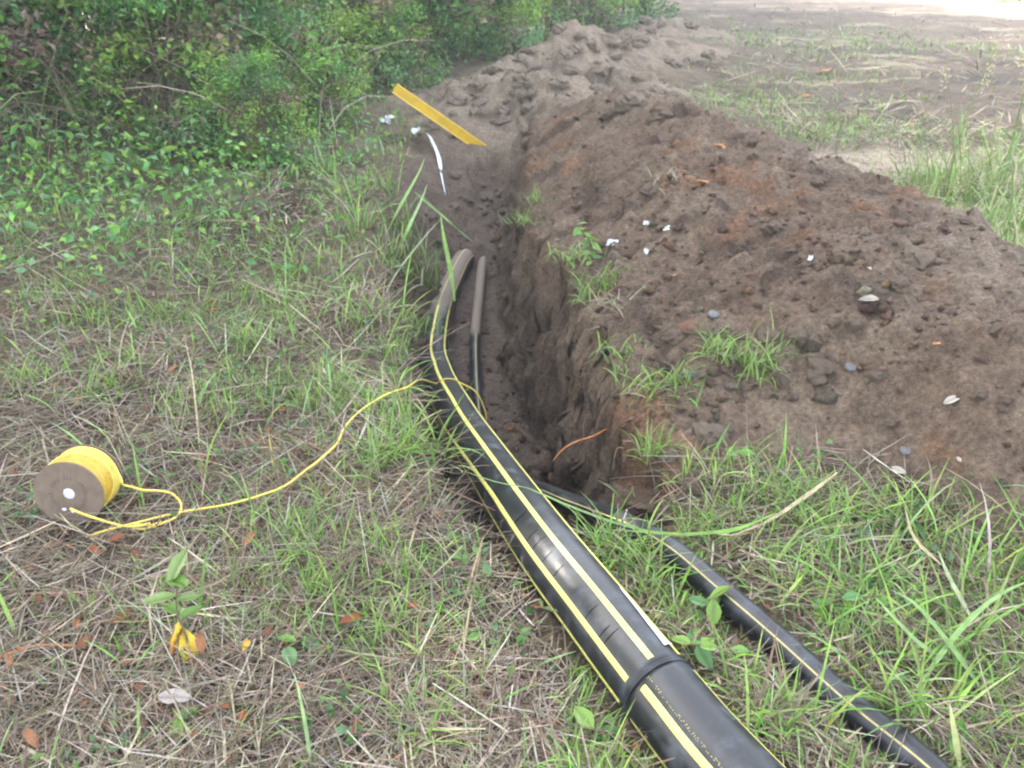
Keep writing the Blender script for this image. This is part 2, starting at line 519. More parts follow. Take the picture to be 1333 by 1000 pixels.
tr = lerp(tr, (.175, .138, .113), sm(.9, 1, TW) * .8)
tr = lerp(tr, (.16, .125, .10), sm(4.6, 6, Y) * .6)
tr = lerp(tr, (.20, .135, .10), .6 * sm(6.0, 2.5, Y) * sm(-.35, -.6, X) * sm(.95, .3, TW))
Cg = lerp(Cg, tr, sm(0, .22, TW))
dry = np.empty_like(Cg); dry[:] = (.26, .21, .16)
dry = lerp(dry, (.13, .10, .078), sm(0, .5, fbm(X, Y, .4, 108, 4)))
Cg = lerp(Cg, dry, np.clip(sm(.08, .4, PW + .12 * vn(X, Y, .4, 112)) + sm(7.0, 8.2, Y) * sm(1.2, .3, np.abs(X - .1)) * .9, 0, 1) * (TW < .6))
COLS = Cg.reshape(-1, 3)

i = np.arange(ny - 1)[:, None] * nx + np.arange(nx - 1)[None, :]
FQ = np.stack([i, i + 1, i + nx + 1, i + nx], -1)
def fmean(A): return (A[:-1, :-1] + A[1:, :-1] + A[:-1, 1:] + A[1:, 1:]) / 4
ft, fm_, fp, fy, fx = fmean(TW), fmean(MW), fmean(PW), fmean(Y), fmean(X)
is_t = ft > .12
is_m = (~is_t) & (fm_ > .10)
is_p = (~is_t) & (~is_m) & (fp > .28)
def sub(mask, name):
    f = FQ[mask]
    u, inv = np.unique(f, return_inverse=True)
    return np_mesh(name, V[u], inv.reshape(f.shape), M_SOIL, COLS[u])
tag(link('ground', sub(~(is_t | is_m | is_p), 'ground')), 'brown earth under the straw and grass, running out into the worn field', 'ground', kind='structure')
tag(link('trench', sub(is_t, 'trench')), 'deep narrow trench dug in dark soil beside the mound', 'trench', kind='structure')
tag(link('spoil_mound', sub(is_m, 'spoil_mound')), 'long heap of dark brown dug soil along the right side of the trench', 'dirt mound', kind='structure')
tag(link('far_spoil_heap', sub(is_p, 'far_spoil_heap')), 'lighter tan heap of clods beyond the far end of the trench', 'dirt heap', kind='structure')

# ---------------------------------------------------------------- 6 inch pipe
def ring_frames(p):
    """tangent, unit vector towards the photographer's side, sideways vector"""
    t = tangents(p)
    c = np.array([0, 0, CAM_H]) - p
    c = c - t * np.sum(c * t, 1, keepdims=True)
    # a fixed mounting direction blended along the run, so the stripes twist gently with the bend
    c = c / np.linalg.norm(c, axis=1, keepdims=True)
    return t, c, np.cross(c, t)

t6, n6, b6 = ring_frames(big_path)
if (b6[60] @ np.array([1, 0, 0])) < 0: b6 = -b6
s6 = np.arange(len(big_path)) * .02

def arc_at(pt):
    return int(np.argmin(np.linalg.norm(big_path - np.array(tuple(pt)), axis=1)))
JOINT = arc_at(P(866, 897, .09))

def ring(ix, ang, rad):
    return big_path[ix] + rad * (math.cos(ang) * n6[ix] + math.sin(ang) * b6[ix])

def tube_run(i0, i1, rad, k=48):
    ix = np.arange(i0, i1 + 1)
    a = np.arange(k) / k * 2 * math.pi
    Vv = big_path[ix][:, None, :] + rad * (np.cos(a)[None, :, None] * n6[ix][:, None, :] + np.sin(a)[None, :, None] * b6[ix][:, None, :])
    i = np.arange(len(ix) - 1)[:, None] * k; j = np.arange(k)[None, :]; j2 = (j + 1) % k
    F = [np.stack([i + j, i + j2, i + k + j2, i + k + j], -1).reshape(-1, 4), np.arange(k)[None, ::-1], (len(ix) - 1) * k + np.arange(k)[None, :]]
    # dust lies on the upward side of the far buried end
    up = (Vv[..., 2] - big_path[ix][:, None, 2]) / rad
    yv = big_path[ix][:, 1][:, None]
    d = sm(4.5, 5.6, yv + .25 * up) * sm(-.2, .5, up - .25 * (Vv[..., 0] - big_path[ix][:, None, 0]) / rad * 2.0)
    d = np.maximum(d * .95, .12)
    return Vv.reshape(-1, 3), F, d.reshape(-1)

pipe6 = tag(empty('gas_main_pipe', tuple(big_path[arc_at(P(779, 800, .09))] * np.array([1, 1, 0]))), 'thick black plastic pipe with yellow stripes curving from the grass into the trench', 'pipe')
o6 = np.array(tuple(pipe6.location))
def child(name, me, parent, off):
    me.transform(Matrix.Translation(-Vector(off)))
    return link(name, me, parent)
for (a, b) in ((JOINT, len(big_path) - 1), (0, JOINT)):
    Vv, F, d = tube_run(a, b, R6)
    child('pipe_length', MB().add(Vv, F, d=d).mesh('pipe_length', M_PIPE), pipe6, o6)
# two-lip weld bead
mb = MB()
for k, off in enumerate((-.0024, .0024)):
    a = np.linspace(0, 2 * math.pi, 64, endpoint=False)
    c = np.array([ring(JOINT, q, R6 + .0005) + t6[JOINT] * off for q in a])
    m_ = 10; bb = np.arange(m_) / m_ * 2 * math.pi
    rad = c - big_path[JOINT]; rad /= np.linalg.norm(rad, axis=1, keepdims=True)
    Vv = c[:, None, :] + .0029 * (np.cos(bb)[None, :, None] * rad[:, None, :] + np.sin(bb)[None, :, None] * t6[JOINT][None, None, :])
    i = np.arange(64)[:, None]; j = np.arange(m_)[None, :]
    F = np.stack([i * m_ + j, i * m_ + (j + 1) % m_, ((i + 1) % 64) * m_ + (j + 1) % m_, ((i + 1) % 64) * m_ + j], -1).reshape(-1, 4)
    mb.add(Vv.reshape(-1, 3), F, d=.1)
child('weld_bead', mb.mesh('weld_bead', M_PIPE), pipe6, o6)

yb = big_path[:, 1]
drift = np.interp(yb, [1.5, 2.4, 3.0, 4.3, 5.2, 6.2], [0, -8, -12, -30, -40, -52])
drift_low = np.interp(yb, [1.5, 2.0, 2.4, 3.0, 3.6, 4.3, 5.2], [0, -4, -16, -38, -56, -78, -90])
def stripe(i0, i1, a0, wdt, mat, lift=.0011):
    ix = np.arange(i0, i1 + 1); k = 5
    out = []
    for q in np.linspace(-.5, .5, k):
        a = np.radians(a0 + (drift_low if a0 == -26 else drift)[ix]) + q * wdt / R6
        r_ = R6 + (lift if abs(q) < .45 else -.0006)
        out.append(big_path[ix] + r_ * (np.cos(a)[:, None] * n6[ix] + np.sin(a)[:, None] * b6[ix]))
    Vv = np.stack(out, 1).reshape(-1, 3)
    i = np.arange(len(ix) - 1)[:, None] * k; j = np.arange(k - 1)[None, :]
    F = np.stack([i + j, i + j + 1, i + k + j + 1, i + k + j], -1).reshape(-1, 4)
    me = MB().add(Vv, F).mesh('stripe', mat)
    return child('stripe', me, pipe6, o6)
dust_i = int(np.argmin(np.abs(yb - 4.95)))
for a0 in (-26, 21, 78, 132, 186, 245, 290):
    stripe(JOINT + 1, dust_i, a0, .0165, M_STRIPE)
    if a0 in (21, 78): stripe(dust_i, len(big_path) - 8, a0, .011, M_STRIPE_DULL)
for a0 in (-78, -14, 90, 150, 215):
    stripe(0, JOINT - 1, a0, .019, M_STRIPE)
# bending creases between the stripes
for (a, b) in ((722, 690), (741, 716), (752, 733), (765, 750), (778, 772), (812, 827), (828, 860), (833, 868)):
    ix = arc_at(P(a, b, .09)) + 2
    aa = np.radians(np.linspace(-21, 4 + (a * 7 % 9), 12)); Vv = []
    for n_, q in enumerate(aa):
        e = .0013 * math.sin(math.pi * (n_ + .5) / 12)
        for o_ in (-e, 0, e):
            Vv.append(ring(ix, q, R6 + (.0014 if o_ == 0 else .0003)) + t6[ix] * (o_ + .008 * q))
    F = [(3 * i + j, 3 * i + j + 1, 3 * i + j + 4, 3 * i + j + 3) for i in range(11) for j in range(2)]
    child('crease', MB().add(Vv, np.array(F)).mesh('crease', plain_black if 'plain_black' in globals() else globals().setdefault('plain_black', plain('crease_black', (.004, .004, .005), .8, .1, 50, .1))), pipe6, o6)
# faint printed line beside the stripe of the near length: row of worn dashes too small to read
mb = MB(); r_ = random.Random(4)
for row in (0, 1):
    d_ = .012
    while d_ < .62:
        ln = r_.uniform(.0018, .0042)
        i0 = JOINT - d_ / .02
        k0 = int(i0); f = i0 - k0
        if k0 < 3: break
        if r_.random() < .7:
            a = R(-13 + 11.5 + row * 2.4 + r_.uniform(-.3, .3))
            p0 = ring(k0, a, R6 + .0007) * (1 - f) + ring(k0 + 1, a, R6 + .0007) * f
            a2 = a + R(.8)
            p1 = ring(k0, a2, R6 + .0007) * (1 - f) + ring(k0 + 1, a2, R6 + .0007) * f
            tt = -t6[k0] * ln
            mb.add([p0, p1, p1 + tt, p0 + tt], np.array([[0, 1, 2, 3]]))
        d_ += ln + r_.uniform(.001, .005) + (.02 if r_.random() < .08 else 0)
child('printed_line', mb.mesh('printed_line', M_COPPER, False), pipe6, o6)['kind'] = 'stuff'
# white highlight painted as a strip on the right flank, its end peeling off
i0, i1 = arc_at(P(905, 866, .09)) , arc_at(P(843, 803, .09))
i0 = JOINT + 2; i1 = JOINT + 12
ix = np.arange(i0, i1 + 1); Vv = []
for n_, k0 in enumerate(ix):
    for q in (54, 61, 68):
        f_ = n_ / (len(ix) - 1)
        Vv.append(ring(k0, R(68 - (68 - q) * (1.0 - .72 * f_)), R6 + .002 + (.006 if n_ == 0 else 0) * (q > 55)))
F = [(3 * i + j, 3 * i + j + 1, 3 * i + j + 4, 3 * i + j + 3) for i in range(len(ix) - 1) for j in range(2)]
st = child('glare_strip', MB().add(Vv, np.array(F)).mesh('glare_strip', M_WHITE), pipe6, o6)

# ---------------------------------------------------------------- 2 inch pipe
pipe2 = tag(empty('service_pipe', tuple(P(1000, 825, 0))), 'thin black plastic pipe with one fine yellow line lying right of the thick one', 'pipe')
o2 = np.array(tuple(pipe2.location))
Vv, F = tube(small_path, R2, 28)
kk = 28
ysm = np.repeat(small_path[:, 1], kk); zz = (Vv[:, 2] - np.repeat(small_path[:, 2], kk)) / R2
d = np.maximum(.97 * sm(4.75, 5.0, ysm) * sm(-.4, .2, zz), .1)
child('pipe_length', MB().add(Vv, F, d=d).mesh('pipe_length', M_PIPE), pipe2, o2)
t2 = tangents(small_path)
c = np.array([0, 0, CAM_H]) - small_path
c -= t2 * np.sum(c * t2, 1, keepdims=True); c /= np.linalg.norm(c, axis=1, keepdims=True)
b2 = np.cross(t2, c)
if b2[40] @ np.array([1, 0, 0]) < 0: b2 = -b2
lim = int(np.argmin(np.abs(small_path[:, 1] - 4.9) + (small_path[:, 2] > -.3)))
out = []
for q in (-.5, 0, .5):
    a = R(8) + q * .0042 / R2
    out.append(small_path[:lim] + (R2 + (.0009 if q == 0 else .0002)) * (math.cos(a) * c[:lim] + math.sin(a) * b2[:lim]))
Vv = np.stack(out, 1).reshape(-1, 3)
i = np.arange(lim - 1)[:, None] * 3; j = np.arange(2)[None, :]
F = np.stack([i + j, i + j + 1, i + 3 + j + 1, i + 3 + j], -1).reshape(-1, 4)
child('stripe', MB().add(Vv, F).mesh('stripe', M_STRIPE_DULL), pipe2, o2)
# worn coupling band where the dust stops
q = small_path[int(np.argmin(np.abs(small_path[:, 1] - 4.85) + (small_path[:, 2] > -.3)))]
k0 = int(np.argmin(np.linalg.norm(small_path - q, axis=1)))
Vv, F = tube(small_path[k0 - 2:k0 + 3], np.array([.0315, .0338, .0342, .0338, .0315]), 24)
child('coupling_band', MB().add(Vv, F, d=.3).mesh('coupling_band', M_PIPE), pipe2, o2)

# ---------------------------------------------------------------- spool of tracer wire
SR, SL = .095, .122
sc_ = P(93, 670, .09); sc_.z = H(sc_.x, sc_.y + .05) + SR + .016
ax = Vector((-.04, .99, 0)).normalized()
sp_rz = math.atan2(ax.y, ax.x)
spool = tag(empty('wire_spool', (sc_.x, sc_.y, sc_.z - SR), sp_rz), 'brown fibreboard spool wound with yellow wire standing in the straw', 'wire spool')
spool.rotation_euler = (0, R(9), sp_rz)
def lathe_x(prof, k=56):
    """profile (x, r) turned about the x axis, axis at height SR"""
    prof = np.array(prof); a = np.arange(k) / k * 2 * math.pi
    Vv = np.stack([np.repeat(prof[:, :1], k, 1), prof[:, 1:] * np.cos(a)[None], SR + prof[:, 1:] * np.sin(a)[None]], -1).reshape(-1, 3)
    n = len(prof); i = np.arange(n - 1)[:, None] * k; j = np.arange(k)[None, :]; j2 = (j + 1) % k
    return Vv, np.stack([i + j, i + j2, i + k + j2, i + k + j], -1).reshape(-1, 4)
for x0 in (0, SL):
    Vv, F = lathe_x([(x0, .017), (x0, SR - .002), (x0 + .001, SR), (x0 + .005, SR), (x0 + .006, SR - .002), (x0 + .006, .017), (x0, .017)])
    fl = link('flange', MB().add(Vv, F).mesh('flange', M_FLANGE, False), spool)
    if x0 == 0:
        mb = MB(); r_ = random.Random(2)
        for k in range(34):          # ring of stamped characters, worn past reading
            a = k / 34 * 2 * math.pi
            if r_.random() < .12: continue
            for (da, r0, r1) in ((0, .043, .053), (.05, .043, .047 + .006 * r_.random())):
                a1 = a + da
                mb.add([(-.0007, r_c * math.cos(a_c), SR + r_c * math.sin(a_c)) for r_c, a_c in ((r0, a1), (r0, a1 + .035), (r1, a1 + .035), (r1, a1))], np.array([[0, 1, 2, 3]]))
        link('stamped_ring', mb.mesh('stamped_ring', M_INK, False), fl)
        for (yy, zz, s_) in ((.019, -.046, .006), (-.004, -.052, .0065)):
            a = np.arange(14) / 14 * 2 * math.pi
            Vv = np.stack([np.full(14, -.0009), yy + s_ * np.cos(a), SR + zz + s_ * .8 * np.sin(a)], 1)
            link('pale_mark', MB().add(Vv, [np.arange(14)[None, :]]).mesh('pale_mark', M_HUB), fl)
Vv, F = lathe_x([(.003, .0), (.003, .0168), (.004, .0172), (SL + .008, .0172), (SL + .008, 0)], 28)
link('hub', MB().add(Vv, F).mesh('hub', M_HUB), spool)
# winding: turns with relief, one later layer riding across
prof = []
nt_ = 15; wd_ = (SL - .006) / nt_
for k in range(nt_):
    base = .078 + .007 * math.sin(k / nt_ * 3.1) + random.uniform(-.0012, .0012)
    for q in range(4):
        a = q / 4 * math.pi
        prof.append((.006 + (k + q / 4) * wd_, base + .0052 * math.sin(a)))
prof.append((SL - .0005, .081))
Vv, F = lathe_x(prof, 72)
wnd = link('wire_winding', MB().add(Vv, F).mesh('wire_winding', M_WIRE_SHADE), spool)
for (x0, sl_, ph) in ((.052, .036, -.9), (.0605, .035, -.88), (.069, .036, -.92), (.0775, .034, -.9), (.086, .036, -.9), (.0945, .034, -.87), (.103, .03, -.9)):
    a = np.linspace(0, 2 * math.pi, 72)
    xx = x0 + sl_ * np.sin(a + ph) * .7
    xx = np.clip(xx, .012, SL - .01)
    rr = .0905 + .0012 * np.sin(3 * a + x0 * 90)
    Vv, F = tube(np.stack([xx, rr * np.cos(a), SR + rr * np.sin(a)], 1), .0036, 6)
    link('wire_turn', MB().add(Vv, F).mesh('wire_turn', M_WIRE), wnd)

# the paid-out wire
def gp(px, py, dz):
    q = P(px, py, 0)
    for _ in range(3): q = P(px, py, H(q.x, q.y) + dz + .018)
    return q
WI = arc_at(P(580, 517, -.35))
L0 = gp(530, 504, .05)
main = [gp(112, 699, .008), gp(140, 690, .012), gp(168, 683, .022), gp(230, 668, .02), gp(300, 656, .022), gp(345, 643, .03), gp(372, 632, .03), gp(398, 612, .035), gp(412, 602, .04), gp(438, 578, .035),
        gp(449, 556, .035), gp(470, 534, .035), gp(500, 515, .04), gp(518, 508, .035), L0, L0.lerp(Vector(ring(WI, R(-20), R6)), .4) + Vector((0, 0, .03)), L0.lerp(Vector(ring(WI, R(-20), R6)), .75) + Vector((0, 0, .02))] + \
       [Vector(ring(WI, R(a_), R6 + .0045)) for a_ in (-14, 0, 20, 45, 70)] + [Vector(ring(WI, R(88), R6 + .03)) + Vector((.03, -.03, -.02)), Vector(ring(WI, R(95), R6 + .05)) + Vector((.05, -.07, -.10)), Vector(ring(WI, R(95), R6 + .05)) + Vector((.05, -.10, -.17))]
loop = [gp(148, 604, .12), gp(158, 625, .10), gp(160, 631, .075), gp(172, 634, .06), gp(186, 638, .045), gp(206, 639, .04), gp(222, 642, .035), gp(233, 651, .03), gp(236, 661, .025), gp(231, 672, .022), gp(215, 680, .016), gp(198, 686, .012), gp(184, 689, .012),
        gp(172, 687, .014), gp(178, 683, .018), gp(196, 684, .014), gp(210, 679, .012)]
hubp = [gp(91, 662, .085), gp(105, 668, .07), gp(125, 675, .05), gp(145, 681, .03), gp(163, 685, .02), gp(180, 685, .022), gp(196, 681, .02)]
mb = MB()
for pts in (main, loop, hubp):
    Vv, F = tube(even(catmull(pts, 10), .008), .0034, 8)
    mb.add(Vv, F)
tag(link('tracer_wire', mb.mesh('tracer_wire', M_WIRE)), 'long yellow wire running loose from the spool across the grass and over the thick pipe', 'wire')

# ---------------------------------------------------------------- yellow marker stake leaning at the far end of the trench
b0 = hit(621, 189)
tb = b0.y * CT + (CAM_H - b0.z) * ST
t0 = PT(513.5, 114.5, tb - .35)
print('stake base depth', tb)
axs = (t0 - b0).normalized()
b0 = b0 - axs * .16
L_ = (t0 - b0).length
view = (Vector((0, 0, CAM_H)) - b0).normalized()
nrm = (view - axs * view.dot(axs)).normalized()
sd = axs.cross(nrm).normalized()
stake = tag(empty('marker_stake', tuple(b0)), 'yellow marker stake leaning out of the soil at the far end of the trench', 'marker stake')
os_ = np.array(tuple(stake.location))
def box_along(w0, w1, d0, d1):
    out = []
    for l in (0, L_):
        for (a, b) in ((w0, d0), (w1, d0), (w1, d1), (w0, d1)): out.append(b0 + axs * l + sd * a + nrm * b)
    return out, np.array([[0, 3, 2, 1], [4, 5, 6, 7], [0, 1, 5, 4], [1, 2, 6, 5], [2, 3, 7, 6], [3, 0, 4, 7]])
Vv, F = box_along(-.036, .036, -.004, .002); child('web', MB().add(Vv, F).mesh('web', M_STAKE, False), stake, os_)
for (w0, w1) in ((-.047, -.0365), (.0365, .047)):
    Vv, F = box_along(w0, w1, -.010, .0065); child('edge_rib', MB().add(Vv, F).mesh('edge_rib', M_STAKE_EDGE, False), stake, os_)

# ---------------------------------------------------------------- leaf and plant kit
def leaf_mesh(name, mat, col, l=1.0, wd=.55, fold=.15, curl=.3, n=5, seed=0, col2=None):
    """a pointed blade lying along +y from the origin: midrib, two halves, curled"""
    r_ = random.Random(seed)
    rows = []; cc = []
    for i in range(n + 1):
        s = i / n
        wv = wd * .5 * math.sin(math.pi * min(1, s * .97 + .03)) ** .75 * (1 - .3 * s) * (1 + r_.uniform(-.08, .08))
        yy, zz = l * s, -curl * l * s * s + curl * l * s * .35
        for q in (-1, -.5, 0, .5, 1):
            rows.append((wv * q, yy, zz + fold * abs(q) * wd + r_.uniform(-.02, .02) * l))
            f = abs(q) * .5 + r_.uniform(0, .4)
            cc.append(np.array(col) * (1 - .35 * (q == 0)) if col2 is None else np.array(col) * (1 - f) + np.array(col2) * f)
    F = [(5 * i + j, 5 * i + j + 1, 5 * i + j + 6, 5 * i + j + 5) for i in range(n) for j in range(4)]
    return MB().add(rows, np.array(F), np.clip(np.array(cc), 0, 1)).mesh(name, mat)

def leaf_cloud(centres, nrm_bias, size, cols, rg):
    """many small folded leaves: centres (n,3); returns verts, faces, colours"""
    n = len(centres)
    a = rg.normal(size=(n, 3)); a[:, 2] = a[:, 2] * .6 - .25
    a /= np.linalg.norm(a, axis=1, keepdims=True)
    up = rg.normal(size=(n, 3)) * .8 + np.array([0, 0, 1.]) * nrm_bias
    s = np.cross(a, up); s /= np.linalg.norm(s, axis=1, keepdims=True)
    nn = np.cross(s, a)
    L = size * rg.uniform(.6, 1.3, n); Wd = L * rg.uniform(.42, .62, n)
    base = centres - a * L[:, None] * .5
    mid = base + a * L[:, None] * .45
    tip = base + a * L[:, None] - nn * L[:, None] * .12
    l_ = mid - s * Wd[:, None] * .5 + nn * Wd[:, None] * .14
    r_ = mid + s * Wd[:, None] * .5 + nn * Wd[:, None] * .14
    V = np.stack([base, r_, tip, l_], 1).reshape(-1, 3)
    b = np.arange(n)[:, None] * 4
    F = [np.concatenate([b, b + 1, b + 2], 1), np.concatenate([b, b + 2, b + 3], 1)]
    return V, F, np.repeat(cols, 4, 0)

GREENS = 1.12 * np.array([(.10, .22, .04), (.13, .26, .05), (.08, .19, .06), (.19, .30, .06), (.055, .135, .034), (.13, .24, .10)])
BROWNS = np.array([(.20, .14, .105), (.25, .18, .13), (.14, .10, .07)])

def bush_meshes(seed, h, rad, nclump, per, size, dry=.06, lime=.1):
    rg = np.random.default_rng(seed)
    st = MB(); cl = []; cc = []
    nst = 9
    for k in range(nst):
        a = rg.uniform(0, 6.28); rr = rad * rg.uniform(.2, .75); hh = h * rg.uniform(.6, 1.0)
        p = [np.array([.1 * math.cos(a), .1 * math.sin(a), -.06]), np.array([rr * .35 * math.cos(a), rr * .35 * math.sin(a), hh * .45]),
             np.array([rr * .8 * math.cos(a + .3), rr * .8 * math.sin(a + .3), hh * .8]), np.array([rr * 1.05 * math.cos(a + .4), rr * 1.05 * math.sin(a + .4), hh])]
        pts = catmull(p, 4)
        V_, F_ = tube(pts, np.linspace(.016, .004, len(pts)), 5); st.add(V_, F_)
        for q in range(5):
            b = np.array(tuple(pts[random.randint(4, len(pts) - 1)]))
            e = b + rg.normal(size=3) * np.array([.28, .28, .18]) * rad
            V_, F_ = tube([b, (b + e) / 2 + rg.normal(size=3) * .03, e], np.array([.006, .004, .002]), 4, False); st.add(V_, F_)
    for k in range(nclump):
        a = rg.uniform(0, 6.28); zc = rg.uniform(.04, 1) ** .8
        rr = rad * (1 - .55 * zc ** 2) * rg.uniform(.35, 1.05) * (1 + .25 * math.sin(3 * a + seed))
        c = np.array([rr * math.cos(a), rr * math.sin(a), zc * h])
        n = int(per * rg.uniform(.5, 1.5))
        cl.append(c + rg.normal(size=(n, 3)) * np.array([.16, .16, .13]) * rad * .75)
        g = GREENS[rg.integers(len(GREENS))] * rg.uniform(.7, 1.25)
        if rg.random() < dry: g = BROWNS[rg.integers(3)]
        if rg.random() < lime: g = np.array([.19, .29, .05])
        cc.append(np.clip(g[None] * rg.uniform(.7, 1.35, (n, 1)) * rg.uniform(.9, 1.1, (n, 3)), 0, 1))
    c = np.concatenate(cl); c[:, 2] = np.maximum(c[:, 2], .02)
    V_, F_, C_ = leaf_cloud(c, 1.2, size, np.concatenate(cc), rg)
    return st.mesh('stems', M_STEM), MB().add(V_, F_, C_).mesh('foliage', M_LEAF, False)

bushes = [bush_meshes(100, 1.5, .85, 75, 95, .062, .14, .10), bush_meshes(101, 1.9, .95, 85, 95, .074, .17, .10), bush_meshes(102, 1.0, .75, 60, 95, .055, .04, .18), bush_meshes(103, 2.3, 1.0, 95, 90, .082, .15, .10)]
def bush(kind, px, py, sc, label, rz=None, dxy=(0, 0)):
    q = P(px, py, .15); x, y = q.x + dxy[0], q.y + dxy[1]
    t = tag(empty('shrub', (x, y, H(x, y) - .03), random.uniform(0, 6.28) if rz is None else rz), label, 'shrub', 'shrubs of the thicket')
    t.scale = (sc,) * 3
    link('stems', bushes[kind][0], t)
    f = link('foliage', bushes[kind][1], t); f['kind'] = 'stuff'
    return t
for args in ((1, 30, 172, 1.0, 'dark shrub at the left edge of the thicket, with brown stalks in front'),
             (3, 150, 150, 1.0, 'tall dark shrub behind the broad leaved weeds at the left'),
             (0, 225, 168, .95, 'leafy shrub over the shaded hollow at the left'),
             (1, 310, 150, 1.0, 'mid green shrub with hanging vines, left of the light green bush'),
             (2, 395, 128, 1.1, 'yellowish green bush in the middle of the thicket'),
             (0, 335, 185, .55, 'low green bush at the foot of the thicket'),
             (0, 450, 108, 1.1, 'bright green bush behind the upper end of the yellow stake'),
             (2, 500, 100, .95, 'low light green bush just left of the yellow stake top'),
             (2, 425, 150, .6, 'small bush on the grass verge below the bright green bush'),
             (1, 545, 82, 1.2, 'green bush beyond the yellow stake'),
             (0, 610, 70, 1.3, 'green bush left of the far soil heap'),
             (2, 665, 68, 1.2, 'low green bush touching the far soil heap'),
             (1, 705, 50, 1.4, 'dark green bush behind the far soil heap'),
             (0, 760, 38, 1.5, 'green bush with yellow flecks above the far soil heap'),
             (2, 815, 30, 1.7, 'farthest light green bush right of the flecked one'),
             (0, -60, 185, 1.0, 'dark shrub cut by the left border')):
    bush(*args)
back = 'shaded shrub standing deep in the thicket'
for (x, y, k, s) in ((-5.6, 8.6, 3, 1.1), (-4.4, 9.4, 1, 1.2), (-3.4, 10.6, 3, 1.1), (-2.9, 12.2, 1, 1.2), (-2.2, 14.0, 3, 1.1), (-1.6, 16.4, 1, 1.3), (-.4, 18.8, 3, 1.2), (1.0, 22, 1, 1.5), (2.6, 26, 3, 1.5), (-6.8, 7.2, 3, 1.0), (-4.9, 7.6, 3, .95)):
    t = tag(empty('shrub', (x, y, H(x, y) - .03), random.uniform(0, 6.28)), back, 'shrub', 'shrubs deep in the thicket'); t.scale = (s,) * 3
    link('stems', bushes[k][0], t); link('foliage', bushes[k][1], t)['kind'] = 'stuff'

def tree_meshes(seed, h):
    rg = np.random.default_rng(seed)
    tb = MB()
    pts = [(0, 0, -.2), (.05, .02, h * .2), (-.08, .06, h * .45), (.1, 0, h * .7), (.05, .05, h * .92)]
    V_, F_ = tube(catmull(pts, 5), np.linspace(.15, .035, 21), 9); tb.add(V_, F_)
    ends = []
    for k in range(16):
        a = k * 2.4 + rg.uniform(-.3, .3); z0 = h * rg.uniform(.2, .85); ln = rg.uniform(1.3, 2.6) * (1.15 - .5 * z0 / h)
        b = np.array([0, 0, z0]); e = b + np.array([math.cos(a) * ln, math.sin(a) * ln, rg.uniform(.1, .9)])
        m = (b + e) / 2 + np.array([0, 0, .2])
        pp_ = catmull([b, m, e], 5)
        V_, F_ = tube(pp_, np.linspace(.06, .012, len(pp_)), 6); tb.add(V_, F_)
        ends += [np.array(tuple(q)) for q in pp_[3:]]
    cl, cc = [], []
    for k in range(240):
        if rg.random() < .5: c = ends[rg.integers(len(ends))] + rg.normal(size=3) * .35
        else:
            a = rg.uniform(0, 6.28); z = rg.uniform(.16, 1.02); rr = 2.3 * math.sin(math.pi * min(1, (z * .8 + .18))) ** .7 * rg.uniform(.3, 1.0)
            c = np.array([rr * math.cos(a), rr * math.sin(a), z * h])
        n = rg.integers(30, 60)
        cl.append(c + rg.normal(size=(n, 3)) * np.array([.42, .42, .3]))
        g = GREENS[rg.integers(len(GREENS))] * rg.uniform(.7, 1.2)
        cc.append(g[None] * rg.uniform(.7, 1.3, (n, 1)))
    V_, F_, C_ = leaf_cloud(np.concatenate(cl), 1.0, .20, np.concatenate(cc), rg)
    return tb.mesh('trunk', M_BARK), MB().add(V_, F_, C_).mesh('crown', M_LEAF, False)
trees = [tree_meshes(200, 8.5), tree_meshes(201, 10.0)]
tl = [(-7.6, 4.4, 1), (-6.9, 7.9, 0), (-5.6, 10.4, 1), (-4.7, 13.2, 0), (-3.8, 16.0, 1), (-2.6, 18.9, 0), (-1.6, 21.8, 1), (-.2, 24.6, 0), (1.4, 27.2, 1), (2.6, 30.5, 0), (2.4, 34, 1), (2.2, 37.5, 0), (2.4, 41, 0), (2.8, 45, 0), (3.2, 49, 0), (-9.4, 1.2, 0), (-9.8, 6.6, 1), (-8.4, 10.6, 0), (-7.2, 14.5, 1), (-5.8, 19, 0), (-4.0, 24, 1), (-1.6, 29, 0), (.6, 31.5, 1)]
for n_, (x, y, k) in enumerate(tl):
    t = tag(empty('tree', (x, y, H(x, y) - .05), random.uniform(0, 6.28)), 'broad leaved tree standing in the row behind the thicket', 'tree', 'trees behind the thicket')
    t.scale = (random.uniform(.92, 1.12),) * 3
    link('trunk', trees[k][0], t); link('crown', trees[k][1], t)['kind'] = 'stuff'

# ---------------------------------------------------------------- ground cover: grass, straw, small weeds
def scatter(n, dens, x0=-220, x1=1550, y0=18, y1=1180, tpow=1.0, tcap=4.0, rg=rng, gap=.01):
    """points on the ground, thinned by dens(x,y,px,py); more per square metre near the trench"""
    px, py = rg.uniform(x0, x1, n), rg.uniform(y0, y1, n)
    u, v = (px - 666.5) / FPX, (500 - py) / FPX
    t = CAM_H / (ST - v * CT)
    x, y = u * t, t * (CT + v * ST)
    z, tw, mw, pw = surf(x, y)
    pr = dens(x, y, px, py, tw, mw, pw) * np.clip((t / tcap), 0, 1) ** tpow
    k = rg.random(n) < pr
    x, y, z = x[k], y[k], z[k]
    z = press(x, y, z.copy())
    # none through the pipes
    ok = np.ones(len(x), bool)
    for path, rad in ((big_path, R6), (small_path, R2)):
        for q in path[::3]:
            if q[1] < 2.6: ok &= (x - q[0]) ** 2 + (y - q[1]) ** 2 > (rad + gap) ** 2
    return np.stack([x, y, z], 1)[ok], t[k][ok]

